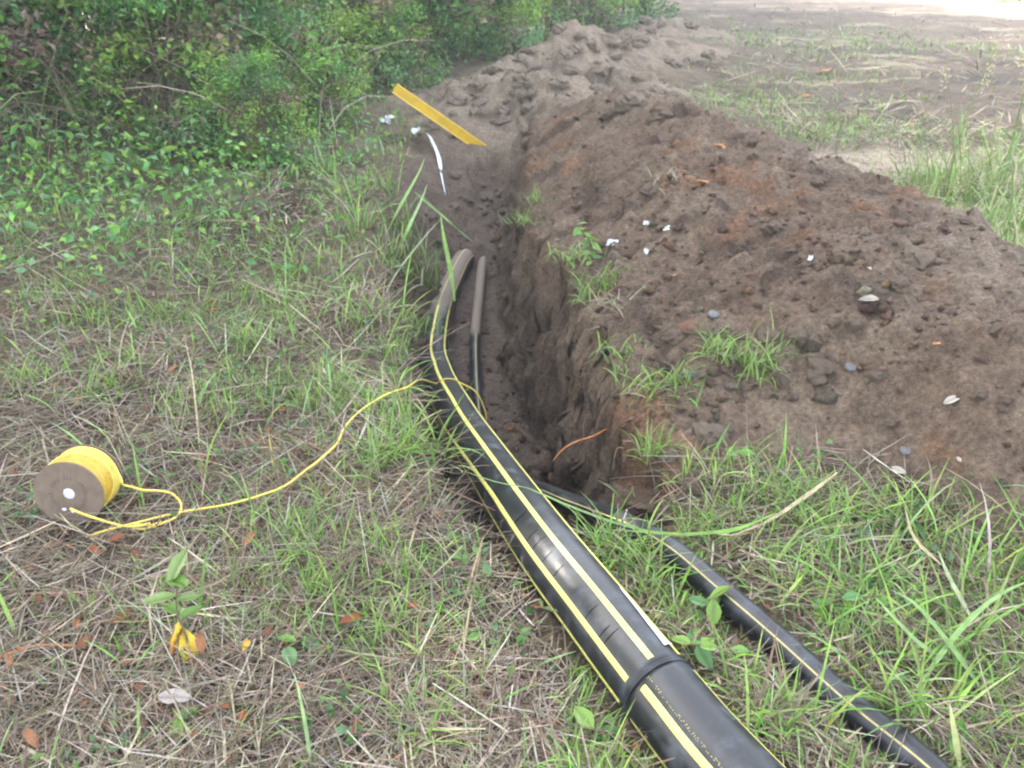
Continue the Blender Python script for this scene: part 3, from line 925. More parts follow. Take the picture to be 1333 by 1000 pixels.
def pipe_gap(p):
    d = np.full(len(p), 9.)
    for path, rad in ((big_path, R6), (small_path, R2)):
        for q in path[::3]:
            if q[1] < 2.6: d = np.minimum(d, np.hypot(p[:, 0] - q[0], p[:, 1] - q[1]) - rad)
    return np.clip(.28 + d / .22, .28, 1)

def bare(tw, mw, pw):
    return (1 - sm(.0, .10, tw)) * (1 - sm(.06, .28, mw)) * (1 - sm(.15, .4, pw))

def gauss(px, py, cx, cy, sx, sy):
    return np.exp(-((px - cx) / sx) ** 2 - ((py - cy) / sy) ** 2)

def green_d(x, y, px, py, tw, mw, pw):
    patch = sm(-.02, .36, fbm(x, y, .38, 130, 4))
    leftband = gauss(px, py, 430, 420, 190, 250) * 1.0 + gauss(px, py, 330, 270, 260, 100) * 1.1 + gauss(px, py, 120, 340, 200, 90) * .7 + gauss(px, py, 560, 560, 60, 120) * .9
    low_left = .10 * (px < 640) * sm(560, 720, py)
    rt = (px > 740) * sm(610, 690, py - np.clip((px - 1050) * .12, 0, 60) * 1.0) * (1 - .35 * gauss(px, py, 1000, 760, 120, 80))
    frt = gauss(px, py, 1260, 285, 130, 55) * 1.2
    fieldg = .30 * sm(.1, .5, fbm(x * .5, y, .7, 135, 3)) * (px > 800) * (py < 240) + 1.0 * gauss(px, py, 930, 130, 90, 18) + .8 * gauss(px, py, 1060, 165, 90, 16) + .6 * gauss(px, py, 1050, 40, 80, 12)
    left_all = .12 * (px < 560)
    between = gauss(px, py, 800, 720, 70, 50) * .9
    rt = rt * (1 - .85 * gauss(px, py, 890, 655, 70, 32))
    d = np.clip((leftband * 1.25 + left_all + low_left) * (.12 + 1.25 * patch) + rt * (.3 + .75 * patch) + frt + fieldg + between, 0, 1)
    return d * bare(tw, mw, pw) * (py > 25)

def shade(n, base, rg, spread=.25, tone=.12):
    b = np.array(base); c = b[rg.integers(len(b), size=n)]
    return np.clip(c * rg.uniform(1 - spread, 1 + spread, (n, 1)) * rg.uniform(1 - tone, 1 + tone, (n, 3)), 0, 1)

def blade_obj(name, pos, L, th0, curl, wd, cols, mat, segs=4, roll=None, tip=.08):
    n = len(pos)
    (V_, F_), S = blades(pos, rng.uniform(0, 6.283, n), L, th0, curl, wd, segs, tip, roll)
    C_ = np.repeat(cols, S * 2, 0)
    return link(name, np_mesh(name, V_, F_, mat, C_))

GR = [(.16, .31, .045), (.13, .26, .04), (.20, .34, .06), (.11, .21, .045), (.23, .32, .07), (.17, .28, .085)]
ST_ = [(.24, .195, .135), (.16, .125, .09), (.31, .26, .19), (.11, .082, .058), (.20, .17, .135), (.15, .10, .066), (.36, .32, .26), (.13, .105, .08)]
# short green blades
p, t = scatter(150000, green_d, tpow=.9, tcap=4.5)
n = len(p); sc1 = np.clip(t / 6, .8, 1.6)
tag(blade_obj('grass', p, (rng.gamma(4, .017, n) + .02) * pipe_gap(p), rng.uniform(.05, .8, n), rng.uniform(.1, 1.5, n), rng.uniform(.003, .0075, n) * sc1, shade(n, GR, rng), M_GRASS, 4), 'green grass growing in patches through the straw', 'grass', kind='stuff')
print('grass', n)
# broader, longer leaves of grass
def wide_d(x, y, px, py, tw, mw, pw):
    a = .9 * gauss(px, py, 250, 255, 200, 75) + .8 * gauss(px, py, 1150, 830, 260, 170) + 1.6 * gauss(px, py, 490, 310, 80, 130) + .7 * gauss(px, py, 520, 540, 70, 130) + .6 * gauss(px, py, 330, 440, 180, 130) + .8 * gauss(px, py, 820, 730, 90, 50) + .04 + .6 * gauss(px, py, 1070, 690, 100, 26)
    return np.clip(a * (.35 + sm(-.2, .4, fbm(x, y, .3, 132, 3))), 0, 1) * (1 - sm(.0, .3 + .4 * (x < -.3) * (y > 3.3), tw)) * (1 - sm(.1, .4, mw)) * (1 - sm(.1, .3, pw))
p, t = scatter(9500, wide_d, y0=150, tpow=.8, tcap=4.5)
n = len(p)
tag(blade_obj('broad_grass', p, (rng.gamma(5, .025, n) + .05) * pipe_gap(p) * np.clip(t / 2.4, .5, 1), rng.uniform(.05, 1.0, n), rng.uniform(.2, 1.7, n), rng.uniform(.006, .012, n) * np.clip(t / 5, .85, 1.5), shade(n, [(.18, .33, .055), (.14, .28, .05), (.23, .36, .08), (.19, .32, .12)], rng), M_GRASS, 5, rng.uniform(-.5, .5, n)), 'longer broad bladed grass on the trench lips and right of the pipes', 'grass', kind='stuff')
def field_d(x, y, px, py, tw, mw, pw):
    f = sm(1.2, 2.6, x - .12 * (y - 4)) * (py < 262)
    a = .05 + .75 * sm(.12, .4, fbm(x * .5, y, .9, 135, 3)) * (1 - gauss(px, py, 1110, 212, 110, 26)) + 1.2 * gauss(px, py, 935, 128, 110, 22) + 1.1 * gauss(px, py, 1070, 168, 110, 18) + .8 * gauss(px, py, 1060, 40, 100, 16) + .7 * gauss(px, py, 1130, 60, 90, 30)
    return np.clip(a, 0, 1) * f * bare(tw, mw, pw) * sm(28, 20, y + .35 * (x - 8))
p, t = scatter(26000, field_d, x0=780, x1=1500, y0=8, y1=262, tpow=.3, tcap=9)
n = len(p)
cf = shade(n, GR + [(.20, .24, .09), (.24, .22, .12)], rng)
tag(blade_obj('field_grass', p, rng.gamma(4, .018, n) + .02, rng.uniform(.1, 1.1, n), rng.uniform(.1, 1.4, n), rng.uniform(.008, .016, n) * np.clip(t / 10, .8, 2), cf, M_GRASS, 3), 'thin green grass in patches over the worn field', 'grass', kind='stuff')
p, t = scatter(16000, lambda x, y, px, py, tw, mw, pw: sm(1.2, 2.6, x - .12 * (y - 4)) * (py < 262) * .8 * bare(tw, mw, pw) * np.clip(.4 + fbm(x * .4, y, .6, 137, 3), 0, 1), x0=780, x1=1500, y0=8, y1=262, tpow=.3, tcap=9)
n = len(p); p[:, 2] += .015
tag(blade_obj('field_straw', p, rng.gamma(3, .05, n) + .04, rng.uniform(1.0, 1.6, n), rng.uniform(-.2, .5, n), rng.uniform(.006, .014, n) * np.clip(t / 8, .8, 2.2), shade(n, [(.28, .24, .16), (.18, .15, .105), (.10, .08, .06), (.36, .31, .22)], rng, .3), M_STRAW, 3, rng.uniform(-.5, .5, n), .4), 'dry grass flattened over the worn field', 'straw', kind='stuff')
# straw and dead stalks lying about
def straw_d(x, y, px, py, tw, mw, pw):
    a = .75 + .3 * fbm(x, y, .3, 140, 3)
    a = a * (1 - .45 * gauss(px, py, 1150, 760, 260, 110)) * np.where(py < 240, .5, 1) * np.where((px > 850) & (py < 330), .5, 1)
    return np.clip(a, 0, 1) * bare(tw, mw, pw)
p, t = scatter(120000, straw_d, y0=60, tpow=.7, tcap=3.0, gap=.045)
n = len(p); p[:, 2] += rng.uniform(.001, .022, n)
tag(blade_obj('dead_grass', p, (rng.gamma(2.4, .045, n) + .03) * pipe_gap(p) * np.clip(t / 2.4, .6, 1), rng.uniform(1.15, 1.62, n), rng.uniform(-.25, .45, n), rng.gamma(4, .00075, n) * np.clip(t / 3, .9, 2), np.clip(shade(n, ST_, rng, .3) * (1 + .45 * fbm(p[:, 0], p[:, 1], .22, 180, 3))[:, None] * np.array([.95, .95, .93]), 0, 1), M_STRAW, 3, rng.uniform(-.5, .5, n), .4), 'dry straw lying over the ground around the pipes', 'straw', kind='stuff')
print('straw', n)
# standing dry stalks, thin
p, t = scatter(9000, straw_d, y0=120, tpow=.8, tcap=4)
n = len(p)
tag(blade_obj('dry_stalks', p, (rng.gamma(4, .03, n) + .04) * np.clip(t / 2.6, .4, 1), rng.uniform(.1, 1.1, n), rng.uniform(-.2, .9, n), rng.uniform(.0014, .0026, n) * np.clip(t / 3, .9, 2), shade(n, ST_, rng, .3), M_STRAW, 4, rng.uniform(-1, 1, n), .4), 'thin dry stalks still standing among the grass', 'dry stalks', kind='stuff')
# brown leaf crumbs flat in the litter
def litter_d(x, y, px, py, tw, mw, pw):
    return np.clip(.5 + .6 * fbm(x, y, .4, 150, 3) + .5 * gauss(px, py, 150, 780, 170, 130), 0, 1) * bare(tw, mw, pw) * np.where(px > 700, .5, 1)
p, t = scatter(26000, litter_d, y0=150, tpow=.8, tcap=3.5)
n = len(p); p[:, 2] += rng.uniform(.002, .012, n)
V_, F_, C_ = leaf_cloud(p, 3.0, .026, shade(n, [(.13, .075, .045), (.18, .10, .055), (.09, .06, .045), (.16, .13, .10), (.22, .085, .04)], rng, .3), rng)
tag(link('leaf_litter', np_mesh('leaf_litter', V_, F_, M_DEAD, C_, False)), 'small brown leaf crumbs scattered through the straw', 'leaf litter', kind='stuff')
# low broadleaf weeds
def weed_d(x, y, px, py, tw, mw, pw):
    a = sm(.05, .5, fbm(x, y, .5, 160, 4)) * (.45 + gauss(px, py, 150, 260, 260, 110) * 1.0 + gauss(px, py, 1150, 800, 250, 160) * .7 + gauss(px, py, 900, 830, 60, 60) + gauss(px, py, 480, 400, 120, 160) * .4)
    return np.clip(a, 0, 1) * bare(tw, mw, pw)
p, t = scatter(5200, weed_d, y0=110, tpow=.8, tcap=4)
nn = len(p)
c = np.repeat(p, 6, 0) + np.stack([rng.normal(0, .03, nn * 6), rng.normal(0, .03, nn * 6), rng.uniform(.008, .06, nn * 6)], 1)
V_, F_, C_ = leaf_cloud(c, 2.2, .034, shade(len(c), [(.08, .17, .035), (.11, .20, .05), (.06, .13, .04), (.10, .19, .09)], rng), rng)
tag(link('ground_weeds', np_mesh('ground_weeds', V_, F_, M_LEAF, C_, False)), 'low broad leaved weeds among the grass', 'weeds', kind='stuff')
# rank growth at the foot of the thicket
def rank_d(x, y, px, py, tw, mw, pw):
    return np.clip(gauss(px, py, 100, 250, 260, 95) + gauss(px, py, 380, 190, 130, 50) * .8 + gauss(px, py, 500, 130, 90, 30) * .7, 0, 1) * bare(tw, mw, pw)
p, t = scatter(5600, rank_d, y0=60, y1=420, tpow=.5, tcap=6)
nn = len(p)
c = np.repeat(p, 5, 0) + np.stack([rng.normal(0, .09, nn * 5), rng.normal(0, .09, nn * 5), rng.gamma(2.2, .07, nn * 5)], 1)
V_, F_, C_ = leaf_cloud(c, 1.4, .058, shade(len(c), GREENS * 1.15, rng, .3), rng)
tag(link('undergrowth', np_mesh('undergrowth', V_, F_, M_LEAF, C_, False)), 'rank leafy undergrowth along the foot of the thicket', 'undergrowth', kind='stuff')
# dry brown stalks hanging and standing in the thicket
p = []
for k in range(650):
    a = rng.uniform(-80, 460); q = P(a, rng.uniform(150, 215) - .12 * max(0, a - 150), .1); p.append((q.x, q.y + rng.uniform(-.5, .9), H(q.x, q.y)))
p = np.array(p); n = len(p)
tag(blade_obj('thicket_stalks', p, rng.uniform(.35, 1.6, n), rng.uniform(0, .5, n), rng.uniform(.2, 2.3, n), rng.uniform(.004, .010, n), shade(n, [(.24, .18, .14), (.17, .12, .09), (.34, .26, .21), (.14, .17, .07)], rng), M_STRAW, 5, rng.uniform(-1.5, 1.5, n), .4), 'dry brown stalks and vines standing in front of the dark thicket', 'dry stalks', kind='stuff')
# coarse soil crumbs on mound and trench floor
def crumb_mesh(n, dens, name, label, size, **kw):
    p, t = scatter(n, dens, tpow=.6, tcap=4, **kw)
    n = len(p); s = size * rng.gamma(1.6, .6, n)
    o8 = np.array([(1, 0, 0), (0, 1, 0), (-1, 0, 0), (0, -1, 0), (0, 0, .9), (0, 0, -.9)])
    V_ = p[:, None, :] + (o8[None] + rng.normal(0, .28, (n, 6, 3))) * s[:, None, None] * np.array([1, 1, .75])
    tri = np.array([(0, 1, 4), (1, 2, 4), (2, 3, 4), (3, 0, 4), (1, 0, 5), (2, 1, 5), (3, 2, 5), (0, 3, 5)])
    F_ = (np.arange(n)[:, None, None] * 6 + tri[None]).reshape(-1, 3)
    cc = shade(n, [(.155, .115, .086), (.11, .08, .06), (.22, .17, .13), (.125, .095, .07), (.16, .12, .09), (.18, .115, .075)], rng, .3)
    tag(link(name, np_mesh(name, V_.reshape(-1, 3), F_, M_SOIL, np.repeat(cc, 6, 0))), label, 'soil crumbs', kind='stuff')
crumb_mesh(42000, lambda x, y, px, py, tw, mw, pw: np.clip(sm(.2, .5, mw) * (.35 + .6 * fbm(x, y, .3, 170, 3)), 0, 1) * (tw < .05), 'mound_crumbs', 'loose crumbs of soil on the dug mound', .0095, x0=560)
crumb_mesh(11000, lambda x, y, px, py, tw, mw, pw: .6 * (tw > .3) + .8 * sm(.3, .6, pw), 'trench_crumbs', 'loose crumbs of soil in the trench and on the tan heap', .015, x0=430, x1=960, y1=760)

# ---------------------------------------------------------------- where a small thing lies, in words
LAND = {'leaf': [(100, 650, 'the wire spool'), (245, 810, 'the seedling'), (330, 650, 'the slack of the yellow wire'), (450, 560, 'the middle of the yellow wire'), (720, 800, 'the thick pipe weld side'), (630, 690, 'the near trench corner'),
                 (20, 960, 'the lower left corner'), (215, 935, 'the smooth grey leaf'), (245, 500, 'the tall lone stalk'), (60, 380, 'the left weed patch'), (480, 400, 'the bare left bank'), (440, 900, 'the bare straw patch'), (310, 365, 'the pale stick')],
        'clod': [(820, 310, 'the white scraps'), (770, 350, 'the leafy sprig'), (920, 480, 'the grassy sod'), (1067, 488, 'the biggest clod'), (1143, 403, 'the curled whitish leaf'), (1228, 538, 'the oval grey leaf'), (1190, 350, 'the pale ridge clod'),
                 (1010, 300, 'the orange soil patch'), (917, 241, 'the orange wood chip'), (822, 150, 'the cap of the mound'), (925, 570, 'the tan clod at the trench corner'), (1178, 624, 'the grey toe leaf'), (875, 235, 'the bleached tuft')],
        'far': [(570, 140, 'the yellow stake'), (625, 190, 'the foot of the stake'), (760, 50, 'the top of the tan heap'), (700, 110, 'the middle of the tan heap'), (640, 120, 'the near slope of the tan heap'), (830, 110, 'the cap of the dark mound'), (520, 165, 'the white plastic scrap'), (850, 40, 'the right flank of the tan heap')],
        'pit': [(605, 335, 'the thick pipe end'), (630, 330, 'the thin pipe end'), (600, 230, 'the left wall of the backfill'), (650, 230, 'the right wall of the backfill')]}
SEEN_LABEL = set()
def where(kind, look, px, py):
    ds = sorted(LAND[kind], key=lambda q: (q[0] - px) ** 2 + (q[1] - py) ** 2)
    for (x, y, nm) in ds[:3]:
        dx, dy = px - x, py - y
        v = 'behind' if dy < -.5 * abs(dx) else ('in front of' if dy > .5 * abs(dx) else '')
        h = 'right' if dx > .5 * abs(dy) else ('left' if dx < -.5 * abs(dy) else '')
        d = math.hypot(dx, dy); nr = 'close ' if d < 35 else ('' if d < 80 else 'well ')
        ps = (v + (' and %s of' % h if h else '')) if v else h + ' of'
        l = '%s %s%s %s' % (look, nr, ps.replace('in front of and', 'in front and'), nm)
        if l not in SEEN_LABEL: break
    SEEN_LABEL.add(l)
    return l

# ---------------------------------------------------------------- clods
def clod_mesh(seed, mat):
    bm = bmesh.new(); bmesh.ops.create_icosphere(bm, subdivisions=3, radius=1)
    r_ = np.random.default_rng(seed)
    co = np.array([v.co for v in bm.verts]); o = r_.uniform(-9, 9, 3)
    k = 1 + .36 * vn(co[:, 0] + o[0] + co[:, 2] * .7, co[:, 1] + o[1] - co[:, 2], .8, seed) + .24 * vn(co[:, 0] + co[:, 2], co[:, 1] * 1.2 - co[:, 2], .32, seed + 1) + .14 * vn(co[:, 0] - co[:, 2], co[:, 1] + co[:, 2], .14, seed + 2)
    for v, q in zip(bm.verts, k): v.co = v.co * q
    for v in bm.verts:
        v.co.z *= .66
    me = bpy.data.meshes.new('dirt_clod'); bm.to_mesh(me); bm.free()
    me.materials.append(mat)
    return me
CL = [clod_mesh(300 + k, M_CLOD) for k in range(5)]; CLT = [clod_mesh(320 + k, M_CLOD_TAN) for k in range(3)]
def on_ground(px, py, z0=.2):
    return hit(px, py)
def clod(px, py, rpx, label, tan=False, group=None, z0=.2, name='dirt_clod'):
    q = on_ground(px, py, z0); t = (q - Vector((0, 0, CAM_H))).length
    r_ = rpx * t / FPX
    ms = CLT if tan else CL
    o = link(name, ms[random.randrange(len(ms))], None, (q.x, q.y, q.z + r_ * .12), (random.uniform(-.3, .3), random.uniform(-.3, .3), random.uniform(0, 6.28)), (r_ * random.uniform(.9, 1.2), r_ * random.uniform(.8, 1.1), r_))
    return tag(o, label, 'dirt clod', group)
for a in ((880, 443, 14, 'round brown clod just above the grassy sod on the mound'), (925, 440, 15, 'wide brown clod right of the round one above the sod'),
          (1067, 488, 17, 'biggest rounded clod in the hollow right of the sod'), (1062, 467, 11, 'smaller clod touching the biggest one from behind'),
          (925, 570, 17, 'tan clod at the foot of the mound above the trench corner', True), (948, 560, 11, 'small clod behind the tan clod near the trench corner'),
          (1110, 425, 11, 'clod in the middle of the mound near the curled pale leaf'), (1085, 430, 9, 'small clod left of the mid mound clod'),
          (1170, 372, 13, 'rounded clod below the ridge crack'), (1192, 345, 15, 'pale clod on the ridge at the right', True), (1210, 330, 9, 'little clod on the ridge behind the pale clod'),
          (800, 337, 8, 'small tan stone like clod beside the crumpled foil', True), (822, 135, 18, 'large clod capping the far end of the mound', True), (790, 150, 12, 'clod left of the cap of the mound'),
          (860, 150, 11, 'clod right of the cap of the mound'), (955, 470, 12, 'clod at the back of the sod'), (1040, 440, 15, 'clod behind the hollow'), (1000, 440, 15, 'crumbling clod under the orange soil patch'),
          (845, 250, 12, 'clod on the upper slope facing the trench'), (1005, 300, 12, 'clod set in the orange soil patch'), (900, 640, 13, 'clod at the corner of the trench'), (870, 600, 12, 'clod under the grass by the trench corner')):
    clod(*a)
r_ = random.Random(8)
for k in range(70):
    px, py = r_.uniform(700, 1330), r_.uniform(150, 650)
    q = on_ground(px, py); z, tw, mw, pw = surf(np.array([q.x]), np.array([q.y]))
    if mw[0] < .35 or tw[0] > .02: continue
    rs = r_.uniform(3.5, 8.5); clod(px, py, rs, where('clod', ('tiny clod' if rs < 5.2 else 'small clod' if rs < 7 else 'middling clod'), px, py), False, 'small clods on the dark mound')
for k in range(130):
    px = r_.uniform(545, 930); py = r_.uniform(20, 178)
    q = on_ground(px, py, .1); z, tw, mw, pw = surf(np.array([q.x]), np.array([q.y]))
    if pw[0] < .15 and not (500 < px < 720 and py > 100) or mw[0] > .4: continue
    rs = r_.uniform(4, 10); clod(px, py, rs, where('far', ('small tan clod' if rs < 6 else 'tan clod' if rs < 8 else 'large tan clod'), px, py), True, 'tan clods beyond the trench', .1)
for k in range(14):
    px, py = r_.uniform(575, 660), r_.uniform(215, 320)
    rs = r_.uniform(4, 9); clod(px, py, rs, where('pit', ('small dark clod' if rs < 5.6 else 'dark clod' if rs < 7.5 else 'large dark clod'), px, py), False, 'clods in the trench', -.4)

# ---------------------------------------------------------------- scraps, chips, stones and leaves on the mound
def scrap_mesh(seed, mat, n=4, rough=.35):
    r_ = random.Random(seed); V_ = []
    for i in range(n + 1):
        for j in range(n + 1):
            V_.append(((i / n - .5) * (1 - .25 * r_.random()), (j / n - .5) * .7 * (1 - .3 * r_.random()), r_.uniform(0, rough)))
    F_ = [(i * (n + 1) + j, (i + 1) * (n + 1) + j, (i + 1) * (n + 1) + j + 1, i * (n + 1) + j + 1) for i in range(n) for j in range(n)]
    return MB().add(V_, np.array(F_)).mesh('scrap', mat, False)
def lay(name, me, px, py, size_px, label, cat, rz=0, z0=.2, lift=.002, tilt=0.0, group=None):
    q = on_ground(px, py, z0); t = (q - Vector((0, 0, CAM_H))).length
    e = .03
    nx_ = -(H(q.x + e, q.y) - H(q.x - e, q.y)) / (2 * e); ny_ = -(H(q.x, q.y + e) - H(q.x, q.y - e)) / (2 * e)
    nrm = Vector((nx_ * .7, ny_ * .7, 1)).normalized()
    rot = nrm.to_track_quat('Z', 'Y').to_matrix() @ Matrix.Rotation(rz, 3, 'Z') @ Matrix.Rotation(tilt, 3, 'X')
    o = link(name, me, None, q + nrm * lift, rot.to_euler(), size_px * t / FPX)
    return tag(o, label, cat, group)
foil = [scrap_mesh(k, M_WHITE) for k in range(4)]
lay('foil_scrap', foil[0], 798, 319, 18, 'crumpled foil scrap on the mound beside the leafy sprig', 'scrap', .4)
lay('white_scrap', foil[1], 842, 293, 10, 'white paper scrap on the mound, left of a matching one', 'scrap', .2, tilt=.3)
lay('white_scrap', foil[2], 869, 300, 11, 'white paper scrap on the mound, right of a matching one', 'scrap', 1.0, tilt=.3)
lay('white_scrap', foil[3], 840, 333, 10, 'lowest white scrap on the slope above the trench', 'scrap', 1.4, tilt=.4)
lay('white_scrap', foil[1], 1055, 340, 9, 'tiny white scrap below the ridge crack', 'scrap', 2.0)
lay('white_scrap', foil[2], 505, 160, 22, 'white plastic scrap farthest up the left bank of the trench', 'scrap', .3, z0=0, tilt=.3)
lay('white_scrap', foil[3], 543, 173, 16, 'white plastic scrap under the middle of the yellow stake', 'scrap', .8, z0=0, tilt=.3)
rb = [on_ground(a, b, -.05) + Vector((0, 0, c)) for a, b, c in ((553, 182, .06), (559, 190, .09), (565, 199, .07), (570, 208, .05), (572, 214, .03), (575, 234, .02), (580, 258, .02))]
rb = even(catmull(rb, 6), .02); tn = tangents(rb); sd_ = np.cross(tn, [0, 0, 1.]); sd_ /= np.linalg.norm(sd_, axis=1, keepdims=True)
V_, F_ = strips(rb[None], (sd_ * .8 + np.array([0, 0, .6]))[None], np.interp(np.linspace(0, 1, len(rb)), [0, .45, .6, 1], [.06, .05, .022, .014])[None])
tag(link('plastic_ribbon', np_mesh('plastic_ribbon', V_, F_, M_WHITE)), 'shiny white plastic ribbon hanging over the far left lip of the trench', 'ribbon')
pale = [leaf_mesh('pale_leaf', M_DEAD, (.34, .31, .27), 1, .5, .22, .5, seed=k) for k in range(3)]
lay('pale_leaf', pale[0], 1143, 403, 24, 'curled whitish leaf on the mound below the ridge', 'leaf', 2.2, lift=.012, tilt=.35)
lay('pale_leaf', pale[1], 1228, 538, 22, 'oval grey leaf low on the right of the mound', 'leaf', -.4, lift=.012)
lay('pale_leaf', pale[2], 1178, 624, 22, 'grey leaf at the near toe of the mound', 'leaf', 1.4, lift=.01)
lay('pale_leaf', pale[0], 1132, 356, 11, 'small whitish leaf on the mound just under the ridge', 'leaf', .2, lift=.01)
lay('pale_leaf', pale[1], 1250, 608, 10, 'tiny pale leaf near the right toe of the mound', 'leaf', .9, lift=.01)
stone = clod_mesh(340, M_SLATE)
for (a, b, c, l) in ((897, 492, 9, 'bluish slate chip lying in the grass of the sod'), (929, 412, 7, 'dark blue stone on the slope above the sod'), (1108, 480, 7, 'flat dark slate chip right of the hollow'), (1178, 590, 6, 'small slate chip near the toe of the mound')):
    q = on_ground(a, b); t = (q - Vector((0, 0, CAM_H))).length; s_ = c * t / FPX
    tag(link('slate_chip', stone, None, (q.x, q.y, q.z + s_ * .25), (.1, .1, random.uniform(0, 6)), (s_ * 1.2, s_ * .8, s_ * .45)), l, 'stone')
chip = [scrap_mesh(20 + k, M_CHIP, 3, .2) for k in range(3)]
for (a, b, c, l) in ((917, 241, 22, 'orange wood chip on the upper slope of the mound'), (935, 192, 12, 'orange splinter near the top of the mound'), (942, 196, 12, 'orange chip beside a splinter near the mound top'), (1072, 96, 22, 'long orange chip out on the worn field'), (1045, 128, 18, 'orange chip on the field behind the mound'), (876, 365, 10, 'orange chip on the slope near the trench'), (1215, 462, 10, 'thin upright orange splinter on the right of the mound')):
    lay('wood_chip', chip[c % 3], a, b, c, l, 'wood chip', .3, z0=.3 if b > 150 else 0, lift=.01).scale.y *= .45
tag(lay('brown_leaf', leaf_mesh('brown_leaf', M_DEAD, (.22, .10, .04), 1, .6, .2, .3, seed=5), 666, 557, 13, 'single brown leaf on the trench floor', 'leaf', 1.2, z0=-.8, lift=.01))
# root sticking out of the trench wall
rp = [PT(790, 559, 2.86), PT(772, 568, 2.78), PT(750, 575, 2.74), PT(733, 585, 2.74), PT(719, 601, 2.76)]
rp = even(catmull(rp, 6), .01); V_, F_ = tube(rp, np.linspace(.0046, .0025, len(rp)), 6)
tag(link('root', MB().add(V_, F_).mesh('root', M_ROOT)), 'thin orange root sticking out of the right trench wall', 'root')
r_ = random.Random(21); mb = MB()
for k in range(26):
    py = r_.uniform(300, 600); px = np.interp(py, [300, 400, 520, 600], [668, 700, 745, 800]) + r_.uniform(-22, 40)
    q = hit(px, py); c = [q + Vector((.01, 0, 0)), q + Vector((-.015, r_.uniform(-.03, .03), -.01 + r_.uniform(-.02, .02))), q + Vector((-.03 + r_.uniform(-.02, .01), r_.uniform(-.06, .06), -.05 - r_.uniform(0, .07)))]
    c = catmull(c, 4); V_, F_ = tube(c, np.linspace(.0024, .001, len(c)), 4); mb.add(V_, F_)
tag(link('rootlets', mb.mesh('rootlets', M_STICK0)), 'fine broken roots hanging from the trench wall', 'roots', kind='stuff')
# crack in the ridge
cp = [on_ground(a, b, .4) + Vector((0, 0, .002)) for a, b in ((1105, 332), (1112, 322), (1124, 318), (1133, 311), (1150, 305))]

# ---------------------------------------------------------------- fallen leaves in the straw
DL = [leaf_mesh('fallen_leaf', M_DEAD, c, 1, w_, .22, cu, seed=30 + k, col2=c2) for k, (c, c2, w_, cu) in enumerate((((.26, .085, .03), (.13, .05, .03), .6, .3), ((.20, .08, .04), (.10, .05, .035), .7, .2), ((.30, .13, .06), (.20, .10, .06), .45, .35), ((.15, .085, .06), (.09, .06, .045), .65, .25)))]
GRP = 'rusty fallen leaves in the straw'
for (a, b, s, k, l) in ((120, 730, 20, 0, 'rusty leaf below the wire spool, left of a brighter one'), (150, 726, 22, 0, 'bright rusty leaf below the wire spool'), (178, 735, 18, 1, 'brown leaf right of the bright rusty one below the spool'),
                        (28, 640, 18, 0, 'rust leaf touching the left side of the spool'), (150, 838, 26, 1, 'broad russet leaf in the lower left litter'), (125, 845, 22, 1, 'russet leaf left of the broad one in the lower left litter'),
                        (448, 832, 30, 0, 'red brown leaf standing in bare straw left of the thick pipe'), (336, 712, 26, 2, 'pale rust leaf near the middle of the straw'), (345, 850, 16, 1, 'dark brown leaf beside the yellowing leaf'),
                        (270, 870, 30, 2, 'long brown leaf hanging under the yellow leaved seedling'), (362, 553, 14, 0, 'orange leaf on the grass above the yellow wire'), (356, 576, 13, 1, 'brown leaf just above the yellow wire'),
                        (40, 975, 28, 2, 'tan red leaf near the lower left corner'), (490, 752, 16, 2, 'small tan leaf left of the thick pipe'), (415, 602, 14, 3, 'dark leaf lying on the yellow wire')):
    lay('fallen_leaf', DL[k], a, b, s, l, 'leaf', random.uniform(0, 6.28), z0=0, lift=.04, tilt=random.uniform(-.5, .5), group=GRP)
lay('fallen_leaf', leaf_mesh('fallen_leaf', M_DEAD, (.34, .29, .265), 1, .6, .1, .25, seed=44), 215, 935, 38, 'smooth grey leaf in the lower left straw', 'leaf', -1.1, z0=0, lift=.05)
lay('fallen_leaf', leaf_mesh('fallen_leaf', M_DEAD, (.55, .38, .06), 1, .6, .2, .3, seed=45, col2=(.4, .15, .04)), 328, 855, 18, 'yellow and orange leaf right of the seedling', 'leaf', .4, z0=0, lift=.04)
r_ = random.Random(3)
for k in range(85):
    a, b = r_.gauss(170, 150), r_.gauss(800, 120)
    if k > 45: a, b = r_.uniform(0, 620), r_.uniform(330, 1000)
    if not (0 < a < 640 and 300 < b < 1000): continue
    q = on_ground(a, b, 0)
    if surf(np.array([q.x]), np.array([q.y]))[1][0] > .01: continue
    kd = r_.choice((1, 3, 3, 2, 0)); rs = r_.uniform(9, 19)
    lay('fallen_leaf', DL[kd], a, b, rs, where('leaf', ('tiny ' if rs < 12 else 'small ' if rs < 15.5 else '') + ('rusty leaf', 'russet leaf', 'pale tan leaf', 'dull brown leaf')[kd], a, b), 'leaf', r_.uniform(0, 6.28), z0=0, lift=.03, tilt=r_.uniform(-.4, .4), group='small brown leaves in the straw')

